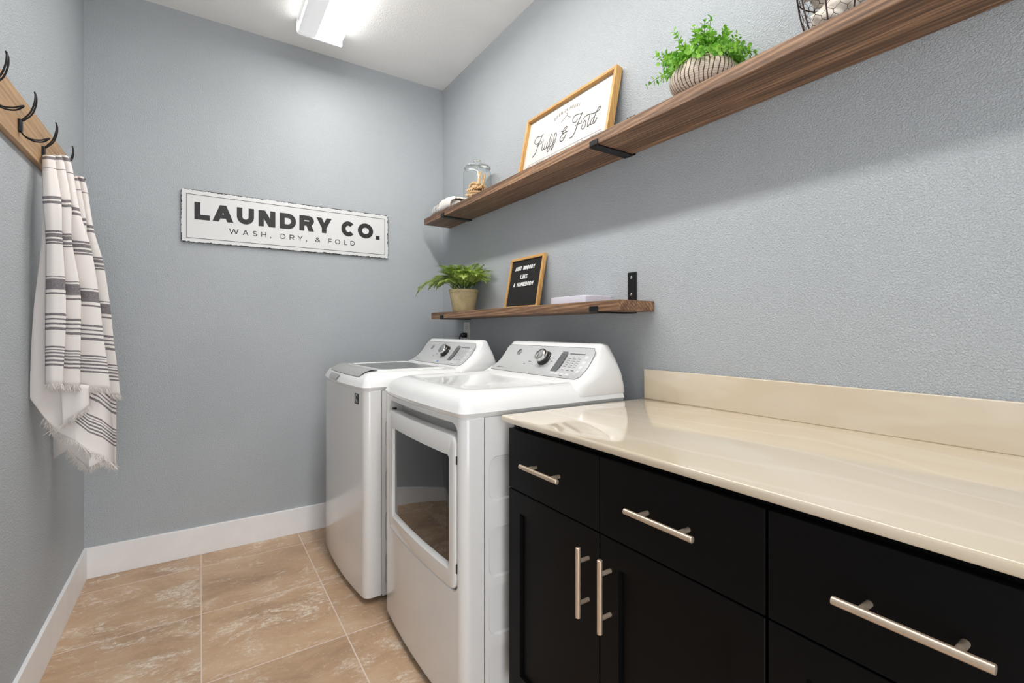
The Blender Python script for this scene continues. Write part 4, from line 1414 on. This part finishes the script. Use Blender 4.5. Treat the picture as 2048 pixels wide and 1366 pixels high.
# ------------------------------------------------------------------ hanging towels
FRONT = [
(0, [(-0.426, 2.109, 1.7095), (-0.4138, 2.097, 1.7099), (-0.4044, 2.099, 1.7116), (-0.3957, 2.105, 1.7127), (-0.4023, 2.115, 1.7193), (-0.3908, 2.109, 1.7166), (-0.3852, 2.109, 1.7177), (-0.3807, 2.115, 1.7188), (-0.3864, 2.12, 1.7241), (-0.3745, 2.112, 1.7208), (-0.3688, 2.112, 1.7203), (-0.3645, 2.12, 1.7203)]),
(0.045, [(-0.4228, 2.0933, 1.6732), (-0.4103, 2.0813, 1.6738), (-0.4006, 2.0833, 1.6754), (-0.3915, 2.0893, 1.6764), (-0.3986, 2.1015, 1.6802), (-0.3852, 2.0955, 1.6778), (-0.3776, 2.0955, 1.6792), (-0.371, 2.1015, 1.6805), (-0.3777, 2.1121, 1.679), (-0.365, 2.1041, 1.6758), (-0.3585, 2.1041, 1.6754), (-0.3533, 2.1121, 1.6753)]),
(0.196, [(-0.411, 2.0404, 1.554), (-0.395, 2.0284, 1.5552), (-0.3816, 2.0304, 1.5569), (-0.3689, 2.0364, 1.5578), (-0.3772, 2.0562, 1.5547), (-0.3635, 2.0502, 1.5521), (-0.3556, 2.0502, 1.5533), (-0.3487, 2.0562, 1.554), (-0.3586, 2.0857, 1.5395), (-0.3451, 2.0777, 1.5364), (-0.3378, 2.0777, 1.5358), (-0.3317, 2.0857, 1.535)]),
(0.354, [(-0.4039, 2.039, 1.4404), (-0.3894, 2.027, 1.4416), (-0.3775, 2.029, 1.4424), (-0.3663, 2.035, 1.4422), (-0.3746, 2.055, 1.4398), (-0.3614, 2.049, 1.437), (-0.3539, 2.049, 1.4378), (-0.3473, 2.055, 1.4378), (-0.3573, 2.085, 1.4236), (-0.3352, 2.077, 1.4212), (-0.3193, 2.077, 1.4211), (-0.3042, 2.085, 1.4204)]),
(0.556, [(-0.4039, 2.039, 1.2948), (-0.3871, 2.027, 1.2963), (-0.3729, 2.029, 1.2964), (-0.3593, 2.035, 1.2953), (-0.3675, 2.055, 1.2836), (-0.3499, 2.049, 1.2808), (-0.3379, 2.049, 1.2814), (-0.3268, 2.055, 1.2807), (-0.3365, 2.085, 1.2659), (-0.3147, 2.077, 1.263), (-0.2989, 2.077, 1.262), (-0.284, 2.085, 1.2597)]),
(0.723, [(-0.405, 2.039, 1.1773), (-0.3875, 2.027, 1.1789), (-0.3725, 2.029, 1.1783), (-0.3581, 2.035, 1.1761), (-0.3664, 2.055, 1.1651), (-0.3487, 2.049, 1.162), (-0.3367, 2.049, 1.162), (-0.3256, 2.055, 1.1605), (-0.3353, 2.085, 1.1474), (-0.3106, 2.077, 1.1441), (-0.2918, 2.077, 1.1424), (-0.2738, 2.085, 1.139)]),
(0.875, [(-0.405, 2.039, 1.0693), (-0.3886, 2.027, 1.0709), (-0.3749, 2.029, 1.0696), (-0.3616, 2.035, 1.0666), (-0.3699, 2.055, 1.0595), (-0.3515, 2.049, 1.056), (-0.3387, 2.049, 1.0556), (-0.3268, 2.055, 1.0532), (-0.3365, 2.085, 1.0421), (-0.3077, 2.077, 1.0382), (-0.2846, 2.077, 1.0356), (-0.2622, 2.085, 1.0308)]),
(1, [(-0.405, 2.039, 0.9785), (-0.3902, 2.027, 0.9803), (-0.3779, 2.029, 0.9786), (-0.3663, 2.035, 0.9749), (-0.3746, 2.055, 0.9734), (-0.3546, 2.049, 0.9695), (-0.3403, 2.049, 0.9686), (-0.3268, 2.055, 0.9655), (-0.3365, 2.085, 0.9615), (-0.3052, 2.077, 0.9569), (-0.2795, 2.077, 0.9535), (-0.2544, 2.085, 0.9475)]),
]
def fringe(mb, pts, n, rnd, length=0.017, spread=0.35, out=(0, -1, 0)):
    n = int(n*2.6)
    P = crom(pts, 6)
    seg = [0]
    for a, b in zip(P, P[1:]):
        seg.append(seg[-1]+(b-a).length)
    for _ in range(n):
        s = rnd.random()*seg[-1]
        i = max(k for k in range(len(seg)) if seg[k] <= s+1e-9)
        i = min(i, len(P)-2)
        f_ = (s-seg[i])/max(1e-6, seg[i+1]-seg[i])
        p = P[i].lerp(P[i+1], f_)
        d = Vector((rnd.gauss(0, spread), rnd.gauss(0, spread)*0.8, -1)).normalized()
        L = length*rnd.uniform(0.55, 1.15)
        k = Vector((rnd.gauss(0, 0.35), rnd.gauss(0, 0.3), rnd.gauss(0, 0.25)))*L*0.4
        p = p+Vector((0, rnd.uniform(-0.003, 0.003), 0.003+rnd.uniform(-0.002, 0.002)))
        mb.tube([p, p+d*L*0.5+k*0.5, p+d*L+k], [0.00075, 0.0007, 0.00045], 3)

def make_towel(label, dy, dz, zs, back_left, back_right, back_bottom, mid, seed):
    rnd = random.Random(seed)
    top = 1.712
    tr = lambda p: Vector((p[0], p[1]+dy, top+(p[2]-top)*zs+dz))
    t = thing('towel', label, 'towel', (-0.40, 2.10+dy, 1.71+dz), 'striped cotton towels on the coat rack')
    mb = MB()
    rows, uvs = [], []
    arm = []
    for v, r in FRONT:
        R = [tr(p) for p in r]
        rows.append(crom(R, 3)); uvs.append([(j/33, v) for j in range(len(rows[-1]))])
    # the cloth rolls over the hook arm and goes down behind
    r0 = rows[0]
    over = []
    for k, (yy, zz) in enumerate(((0.006, 0.006), (0.018, 0.009), (0.032, 0.005))):
        over.append([Vector((p.x*0.985-0.006*0.985 if False else p.x, max(p.y, 2.1+dy)+yy, p.z+zz*(0.6+0.4*math.sin(j*1.15)))) for j, p in enumerate(r0)])
    allr = list(reversed(over))+rows
    uvr = [[(j/33, 0.024-0.006*k) for j in range(len(r0))] for k in range(3)]+uvs
    # smooth interpolation down the length
    n = len(r0)
    sm, su = [], []
    colp = [crom([allr[i][j] for i in range(len(allr))], 4) for j in range(n)]
    for i in range(len(colp[0])):
        sm.append([colp[j][i] for j in range(n)])
        a, f_ = divmod(i, 4)
        b = min(a+1, len(uvr)-1)
        su.append([(uvr[a][j][0], uvr[a][j][1]+(uvr[b][j][1]-uvr[a][j][1])*f_/4) for j in range(n)])
    mb.grid(sm, su)
    front = mb.build('front_drape', 'towel', t, smooth=60, solid=0.0022, flip=False)
    fr = MB()
    hem = [tr(p) for p in FRONT[-1][1]]
    fringe(fr, hem, 230, rnd, 0.020, 0.32)
    # back drape
    nb = len(back_bottom)
    jm = 3
    topb = [p+Vector((0, 0.004, -0.004)) for p in over[-1]]
    mb = MB()
    rows, uvs = [], []
    M = 16
    for i in range(M+1):
        k = i/M
        row, ur = [], []
        for j in range(nb):
            q_ = j/(nb-1)
            pt = topb[int(q_*(n-1))]
            b = Vector(back_bottom[j])
            Lp = [Vector(p) for p in back_left]
            Rp = [Vector(p) for p in back_right]
            lc = crom([topb[0]]+Lp+[Vector(back_bottom[0])], 8)
            rc_ = crom([topb[-1]]+Rp+[Vector(back_bottom[-1])], 8)
            lp_ = lc[int(k*(len(lc)-1))]
            rp_ = rc_[int(k*(len(rc_)-1))]
            base = lp_.lerp(rp_, q_)
            straight = pt.lerp(b, k)
            blend = k**2.2
            p = base*(1-blend)+b*blend if k > 0 else pt
            if 0 < k:
                p = p+Vector((0, 0.010*math.sin(q_*11+seed)*min(1, k*1.6)*(1-0.3*k), 0))
            row.append(p)
            sv = 1.0-(p.z-b.z)/0.78
            if j == jm:      # wrong side of the cloth (plain) meets the striped side at a fold
                row.append(p.copy())
                ur.append((q_, 0.96))
            ur.append((q_, sv if j >= jm else 0.96))
        rows.append(row); uvs.append(ur)
    mb.grid(rows, uvs)
    mb.build('back_drape', 'towel', t, smooth=60, solid=0.0022, flip=False)
    fringe(fr, [Vector(p) for p in back_bottom[1:]], 210, rnd, 0.022, 0.4)
    if mid:
        mb = MB()
        a, b = mid
        rows = []
        uvs = []
        for i in range(7):
            k = i/6
            rows.append(crom([Vector(p).lerp(Vector(q_), k)+Vector((0, 0.004*math.sin(j*2.1), 0)) for j, (p, q_) in enumerate(zip(a, b))], 4))
            uvs.append([(0.5, 0.93+0.05*k) for _ in rows[-1]])
        mb.grid(rows, uvs)
        mb.build('folded_corner', 'towel', t, smooth=60, solid=0.0022, flip=False)
        fringe(fr, [Vector(p) for p in b], 90, rnd, 0.017, 0.4)
    o = fr.build('fringe', 'fringe', t, smooth=60, flip=False)
    o['kind'] = 'stuff'
    return t

make_towel('white towel with grey stripes and fringe hanging on the hook nearer the camera', 0, 0, 1.0,
           [(-0.423, 2.100, 1.567), (-0.4223, 2.085, 1.452), (-0.4352, 2.07, 1.307), (-0.4425, 2.066, 1.165), (-0.4455, 2.063, 1.04)],
           [(-0.3684, 2.15, 1.67), (-0.3356, 2.15, 1.524), (-0.2968, 2.15, 1.322), (-0.2744, 2.15, 1.08), (-0.2556, 2.15, 0.904)],
           [(-0.4455, 2.064, 0.935), (-0.4153, 2.085, 0.869), (-0.3852, 2.10, 0.810), (-0.3439, 2.085, 0.780), (-0.309, 2.10, 0.739), (-0.2764, 2.115, 0.714), (-0.2529, 2.15, 0.6725)],
           ([(-0.3755, 2.066, 0.985), (-0.3518, 2.066, 0.98), (-0.3252, 2.066, 0.972), (-0.307, 2.080, 0.966)],
            [(-0.3711, 2.068, 0.841), (-0.3509, 2.061, 0.862), (-0.324, 2.064, 0.882), (-0.307, 2.074, 0.898)]), 3)
make_towel('white towel with grey stripes and fringe on the last hook by the back wall', 0.24, -0.004, 1.06,
           [(-0.425, 2.345, 1.56), (-0.430, 2.335, 1.40), (-0.436, 2.325, 1.25), (-0.441, 2.32, 1.05)],
           [(-0.360, 2.39, 1.66), (-0.330, 2.39, 1.52), (-0.292, 2.39, 1.30), (-0.276, 2.39, 1.05), (-0.2723, 2.37, 0.88)],
           [(-0.4425, 2.34, 0.682), (-0.4029, 2.32, 0.7135), (-0.3658, 2.30, 0.667), (-0.3382, 2.28, 0.649), (-0.3021, 2.29, 0.66), (-0.2671, 2.32, 0.6376)],
           None, 11)

# ------------------------------------------------------------------ upper shelf: folded cloth, glass jar of clothespins
UT = UZ1
def folded_cloth():
    t = thing('folded_towel', 'white folded cloth with dark stripes on the far end of the upper shelf', 'towel', (1.265, 2.60, UT))
    rnd = random.Random(5)
    mb = MB()
    rows = []
    M, n = 30, 28
    for i in range(M+1):
        k = i/M
        y = 2.435+0.325*k
        hgt = 0.074*(1-abs(2*k-0.86)**3.2*0.62) if k < 0.93 else 0.074*0.35
        hgt = 0.078*max(0.12, (1-(2*abs(k-0.42))**2.6*0.78))
        e = 1-abs(2*k-1)**7
        wd = 0.076*(0.55+0.45*e)
        row = []
        for j in range(n):
            a = 2*PI*j/n
            ca, sa = math.cos(a), math.sin(a)
            x = 1.2625+wd*math.copysign(abs(ca)**0.6, ca)
            z = UT+hgt*0.5+hgt*0.5*math.copysign(abs(sa)**0.62, sa)
            if sa > 0:
                z += 0.0035*math.sin(y*170)*e+0.004*math.sin(x*90+y*40)
            row.append((x, y, max(UT+0.0003, z)))
        rows.append(row)
    mb.loft(rows, True, True, True)
    mb.build('cloth', 'bundle', t, smooth=70)
    mb = MB()
    rows = []
    for i in range(13):       # the loose upper fold lying across the near half
        k = i/12
        y = 2.428+0.20*k
        hgt = 0.060+0.024*math.sin(PI*min(1, k*1.15))
        rows.append([(1.2615+0.077*math.cos(PI*j/16), y+0.01*math.sin(j*0.9), UT+max(0.004, hgt*math.sin(PI*j/16)**0.45)+0.003*math.sin(j*2.3+i)) for j in range(17)])
    mb.grid(rows)
    mb.build('top_fold', 'bundle', t, smooth=70, solid=0.006, flip=False)
folded_cloth()

JX, JY = 1.264, 2.262
t = thing('glass_jar', 'clear glass jar with knobbed lid holding wooden clothespins', 'jar', (JX, JY, UT))
mb = MB()
prof = [(0.001, 0.0006), (0.066, 0.0005), (0.0745, 0.006), (0.0765, 0.016), (0.0765, 0.146), (0.0745, 0.160), (0.0685, 0.171), (0.066, 0.176), (0.0675, 0.180)]
mb.lathe(prof, (JX, JY, UT), 48)
mb.build('jar_body', 'glass', t, smooth=50)
mb = MB()
prof = [(0.001, 0.1815), (0.0700, 0.1815), (0.0735, 0.184), (0.0735, 0.189), (0.070, 0.193), (0.055, 0.199), (0.030, 0.203), (0.014, 0.205), (0.0125, 0.209), (0.0165, 0.214), (0.0205, 0.220), (0.0195, 0.226), (0.013, 0.230), (0.001, 0.231)]
mb.lathe(prof, (JX, JY, UT), 48)
mb.build('jar_lid', 'solid_glass', t, smooth=50)

def pin_proto():
    mb = MB()
    L = 0.074
    for s in (-1, 1):
        a = [(-L/2, s*0.0012, -0.0045), (-L/2, s*0.0055, -0.0045), (-L*0.1, s*0.0070, -0.0045), (L*0.12, s*0.0065, -0.0045), (L/2, s*0.0068, -0.0045), (L/2, s*0.0035, -0.0045), (L*0.12, s*0.0014, -0.0045), (-L*0.08, s*0.0024, -0.0045), (-L*0.2, s*0.0010, -0.0045)]
        if s < 0:
            a = a[::-1]
        mb.loft([a, [(x, y, 0.0045) for x, y, z in a]], True, True, True)
    o = mb.build('clothespin', 'pin_wood', None, smooth=0, bevel=0.0005)
    return o
pin = pin_proto()
spr = MB()
for k in range(3):
    spr.tube([(0.004+0.0042*math.cos(2*PI*i/12), 0.0075*(1 if False else math.sin(2*PI*i/12)), -0.0052+0.0052*k) for i in range(13)], 0.0007, 5)
spring = spr.build('spring', 'chrome', pin, smooth=60)
first = True
rnd = random.Random(21)
spots = []
for lay in range(9):
    base_a = 0.35+lay*0.9 + rnd.uniform(-0.15, 0.15)
    cnt = 5 if lay < 7 else 4
    for k in range(cnt):
        off = (k-(cnt-1)/2)*0.0205
        half = math.sqrt(max(0, 0.069**2-(abs(off)+0.008)**2))-0.038
        al = rnd.uniform(-max(0, half), max(0, half))
        x = JX+math.cos(base_a)*al-math.sin(base_a)*off
        y = JY+math.sin(base_a)*al+math.cos(base_a)*off
        spots.append((x, y, UT+0.0148+lay*0.0102, base_a, rnd.uniform(-0.07, 0.07), 0.0))
spots.append((JX-0.018, JY-0.052, UT+0.116, 0.3, -1.35, 0.0))
spots.append((JX+0.006, JY-0.056, UT+0.108, 0.5, -1.25, 0.0))
for i, (x, y, z, a, tilt, roll) in enumerate(spots):
    if i == 0:
        o = pin
    else:
        o = pin.copy()
        COL.objects.link(o)
        s2 = spring.copy()
        COL.objects.link(s2)
        s2.parent = o
    o.location = (x, y, z)
    o.rotation_euler = (roll, tilt, a)
    if i >= len(spots)-2:
        lab = ('wooden clothespin standing upright in the glass jar, the taller of two', 'wooden clothespin standing upright in the glass jar, the lower of two')[i-len(spots)+2]
    else:
        lab = 'pale wooden clothespin lying in the heap inside the glass jar'
    tag(o, lab, 'clothespin', 'clothespins in the glass jar')

# ------------------------------------------------------------------ upper shelf: carved pot with eucalyptus
def leaf_disc(mb, p, d, nrm_, r):
    d = d.normalized()
    s = d.cross(nrm_).normalized()
    nn = s.cross(d).normalized()
    pts = []
    for k in range(8):
        a = 2*PI*k/8
        pts.append(p+d*(r*(1+math.cos(a)))+s*(r*0.92*math.sin(a))+nn*(0.18*r*abs(math.sin(a))))
    c = p+d*r-nn*0.05*r
    o = mb.add([c]+pts, [])
    for k in range(8):
        mb.f.append((o, o+1+k, o+1+(k+1) % 8))

def euca_plant():
    C = Vector((1.2560, 0.866, UT))
    t = thing('potted_plant', 'bright green round-leaved plant in carved brown and white bowl', 'plant', C)
    mb = MB()
    prof = [(0.001, 0.0), (0.054, 0.0), (0.066, 0.004), (0.083, 0.018), (0.0945, 0.037), (0.0965, 0.051), (0.0925, 0.068), (0.083, 0.082), (0.074, 0.089), (0.070, 0.091), (0.068, 0.088), (0.076, 0.079), (0.085, 0.066), (0.089, 0.050), (0.075, 0.018), (0.001, 0.010)]
    mb.lathe(prof, C, 64)
    mb.build('pot', 'carved_pot', t, smooth=60)
    mb = MB()
    mb.lathe([(0.0755, 0.078), (0.03, 0.083), (0.001, 0.084)], C, 24)
    mb.build('soil', 'soil', t)
    rnd = random.Random(4)
    st, lf = MB(), MB()
    for s in range(84):
        a = 2*PI*s/84*5.0+rnd.uniform(-0.3, 0.3)
        tilt = rnd.choice([0.15, 0.4, 0.7, 0.95, 1.2, 1.35, 1.45])+rnd.uniform(-0.1, 0.1)
        L = rnd.uniform(0.058, 0.115)
        if tilt > 0.9:
            L *= 0.9
        base = C+Vector((0.056*math.cos(a)*min(1, tilt+0.1), 0.056*math.sin(a)*min(1, tilt+0.1), 0.086))
        d = Vector((math.sin(tilt)*math.cos(a), math.sin(tilt)*math.sin(a), math.cos(tilt)))
        if base.x+d.x*L > XR-0.022:
            d.x = (XR-0.022-base.x)/L
            d.normalize()
        drop = 0.55 if tilt > 0.9 else 0.1
        path = []
        for k in range(6):
            q_ = k/5
            p = base+d*L*q_+Vector((0, 0, -drop*L*q_*q_*0.8+0.15*L*q_*(1-q_)))
            p.x = min(p.x, XR-0.012)
            path.append(p)
        st.tube(path, [0.0011]*3+[0.0007]*3, 5)
        for k in range(1, 9):
            q_ = 0.18+0.82*k/8
            i = min(4, int(q_*5))
            p = path[i].lerp(path[i+1], min(1, q_*5-i)) if i < 5 else path[-1]
            ax = (path[min(i+1, 5)]-path[max(i, 0)]).normalized()
            side = ax.cross(Vector((0.3, 0.2, 1))).normalized()
            side = (Matrix.Rotation(k*1.3+s, 3, ax) @ side)
            r = rnd.uniform(0.0066, 0.0108)*(1.1-0.45*q_)
            for sg in (-1, 1):
                dd = (side*sg+ax*0.55+Vector((0, 0, 0.12))).normalized()
                nrm_ = (ax+Vector((rnd.gauss(0, .25), rnd.gauss(0, .25), 0.5))).normalized()
                q = p+dd*2*r
                if q.x > XR-0.004:
                    continue
                leaf_disc(lf, p+dd*0.002, dd, nrm_, r)
    st.build('stems', 'stem', t, smooth=60)
    lf.build('foliage', 'euca', t, smooth=60, flip=False)
euca_plant()

# ------------------------------------------------------------------ upper shelf: wire basket and cloth
def wire_basket():
    C = Vector((1.266, 0.504, UT))
    t = thing('wire_basket', 'rusty chicken-wire basket on the near end of the upper shelf', 'basket', C)
    H = 0.21
    def rad(z):
        k = z/H
        return 0.066+0.030*math.sin(min(1, k*1.3)*PI/2)-0.004*k
    def pt(a, z, lift=0.0):
        r = rad(z)+lift
        return C+Vector((min(r*math.cos(a), XR-0.006-C.x), r*math.sin(a), z))
    mb = MB()
    for z, rr_ in ((0.0022, 0.0019), (H, 0.0026), (H*0.55, 0.0014)):
        mb.tube([pt(2*PI*i/40, z) for i in range(41)], rr_, 8, False)
    for i in range(9):
        a = 2*PI*i/9+0.35
        mb.tube([pt(a, 0.002+(H-0.002)*k/9, 0.001) for k in range(10)], 0.0018, 8)
    mb.build('frame', 'rust', t, smooth=60)
    mb = MB()
    NA = 18
    dh = 0.0165
    seg = []
    rows = int(H/dh)
    for r in range(rows):
        for c in range(NA):
            a0 = 2*PI*(c+(0.5 if r % 2 else 0))/NA
            da = 2*PI/NA/2
            z0 = 0.004+r*dh
            z1 = min(H, z0+dh*0.42)
            z2 = min(H, z0+dh)
            seg.append((a0, z0, a0, z1)); seg.append((a0, z1, a0+da, z2)); seg.append((a0, z1, a0-da, z2))
    for a0, z0, a1, z1 in seg:
        mb.tube([pt(a0, z0), pt(a1, z1)], 0.00055, 4, False)
    mb.build('wire_mesh', 'rust', t, smooth=60)
    mb = MB()
    for i in range(-5, 6):
        y = 0.012*i
        l = math.sqrt(max(0, 0.066**2-y*y))
        mb.tube([C+Vector((-l, y, 0.0018)), C+Vector((l, y, 0.0018))], 0.0006, 4)
    mb.build('base_grid', 'rust', t, smooth=60)
    # crumpled cloths inside
    for nm, lab, cc, sc, mt, sd in (('cloth', 'cream crumpled cloth in the bottom of the wire basket', (0, 0.0, 0.045), (0.058, 0.058, 0.042), 'linen', 1),
                                    ('cloth', 'white crumpled cloth on top in the wire basket', (0.0, 0.012, 0.135), (0.070, 0.068, 0.046), 'fringe', 2)):
        m_ = MB()
        R_, S_ = 22, 34
        rows = []
        for i in range(R_+1):
            th = PI*i/R_
            row = []
            for j in range(S_):
                ph = 2*PI*j/S_
                v = Vector((math.sin(th)*math.cos(ph), math.sin(th)*math.sin(ph), math.cos(th)))
                w = 1+0.10*math.sin(ph*3+sd+v.z*4)*math.sin(th)+0.07*math.sin(ph*7+v.z*9+sd*2)*math.sin(th)+0.05*math.sin(v.x*14+v.z*11)
                row.append(C+Vector((v.x*sc[0]*w+cc[0], v.y*sc[1]*w+cc[1], max(0.003-cc[2], v.z*sc[2]*w)+cc[2])))
            rows.append(row)
        m_.loft(rows, True)
        single(m_, nm, lab, 'cloth', mt, (C.x+cc[0], C.y+cc[1], UT+0.003 if sd == 1 else UT+0.09), smooth=70, merge=0.0002)
wire_basket()

# ------------------------------------------------------------------ lower shelf: fern, white box
LT = LZ1
def fern():
    C = Vector((1.262, 2.418, LT))
    t = thing('potted_fern', 'feathery green fern in an aged tan clay pot', 'plant', C)
    mb = MB()
    prof = [(0.001, 0.0), (0.060, 0.0), (0.0625, 0.004), (0.0815, 0.108), (0.0845, 0.110), (0.0865, 0.122), (0.0845, 0.126), (0.080, 0.125), (0.078, 0.112), (0.060, 0.02), (0.001, 0.015)]
    mb.lathe(prof, C, 48)
    mb.build('pot', 'clay', t, smooth=40)
    mb = MB()
    mb.lathe([(0.078, 0.108), (0.04, 0.114), (0.001, 0.116)], C, 24)
    mb.build('soil', 'soil', t)
    rnd = random.Random(12)
    st, lf = MB(), MB()
    def frond(a, t0, t1, L, bare=0.32):
        """stem leaves the pot at t0 from the vertical and bends over to t1 at its tip"""
        r0 = rnd.uniform(0.005, 0.045)
        p = C+Vector((r0*math.cos(a), r0*math.sin(a), 0.113))
        dh = Vector((math.cos(a), math.sin(a), 0))
        path = []
        nn = 15
        for k in range(nn):
            path.append(Vector((min(p.x, XR-0.012-0.002*rnd.random()), min(p.y, YB-0.02), p.z)))
            th = t0+(t1-t0)*(k/(nn-1))**1.25
            p = p+(dh*math.sin(th)+Vector((0, 0, math.cos(th))))*(L/(nn-1))
        st.tube(path, [0.0013-0.0008*k/(nn-1) for k in range(nn)], 5)
        for k in range(int(bare*(nn*2-1)), nn*2-1):
            q_ = k/(nn*2-1)
            i = min(nn-2, int(q_*(nn-1)))
            f_ = q_*(nn-1)-i
            p = path[i].lerp(path[i+1], f_)
            ax = (path[i+1]-path[i]).normalized()
            sd = ax.cross(Vector((0, 0, 1)))
            if sd.length < 0.05:
                sd = ax.cross(Vector((0.4, 1, 0)))
            sd.normalize()
            upv = sd.cross(ax).normalized()
            pl = 0.054*math.sin(PI*min(1, 0.16+q_*0.92))**0.8*(L/0.2)**0.5
            for sg in (-1, 1):
                pd = (sd*sg*0.9+ax*0.45+upv*rnd.uniform(-0.15, 0.15)).normalized()
                npin = 5
                for m in range(1, npin+1):
                    c = p+pd*pl*m/npin+upv*(-0.12*pl*(m/npin)**2)
                    lw = 0.0070*(1.05-0.5*m/npin)*(0.75+0.3*math.sin(PI*q_))
                    for s2 in (-1, 1):
                        ld = (pd*0.55+ax*0.85*s2).normalized()
                        e = c+ld*lw*1.6
                        pr = ld.cross(upv).normalized()*lw*0.66
                        if max(e.x, c.x) > XR-0.003:
                            continue
                        mid = c.lerp(e, 0.6)+upv*0.0006
                        o = lf.add([c, mid+pr, e, mid-pr], [(0, 1, 2, 3)])
    for s in range(54):
        a = 2*PI*s/54*11+rnd.uniform(-0.25, 0.25)
        u_ = rnd.random()
        t0 = 0.05+0.45*u_
        t1 = 1.6+1.3*u_+rnd.uniform(-0.2, 0.2)
        L = rnd.uniform(0.165, 0.245)
        if math.cos(a) > 0.35:
            t1 = min(t1, 1.2)
            L *= 0.8
        frond(a, t0, t1, L)
    for a, t0, t1, L in ((2.10, 0.55, 2.9, 0.30), (2.32, 0.75, 3.0, 0.32), (1.92, 0.5, 2.8, 0.28), (2.60, 0.6, 2.9, 0.27), (2.2, 0.4, 2.5, 0.26),
                         (-1.25, 0.55, 2.0, 0.26), (-1.45, 0.6, 2.35, 0.27), (-1.75, 0.6, 2.2, 0.24)):
        frond(a, t0, t1, L, 0.38)
    st.build('stems', 'stem', t, smooth=60)
    lf.build('foliage', 'fern', t, smooth=0, flip=False)
fern()

mb = MB()
lp = rr(1.200, 1.346, 1.327, 1.536, 0.010, 5)
lq = rr(1.2022, 1.3438, 1.3292, 1.5338, 0.009, 5)
mb.loft([[(x, y, LT+0.0002) for x, y in lq], [(x, y, LT+0.002) for x, y in lp], [(x, y, LT+0.0262) for x, y in lp], [(x, y, LT+0.028) for x, y in lq]], True, True, True)
single(mb, 'storage_box', 'flat white box lying on the lower shelf beside the letter board', 'box', 'white_box', (1.273, 1.431, LT), smooth=40)

for o in bpy.data.objects:
    if '__o' in o:
        del o['__o']
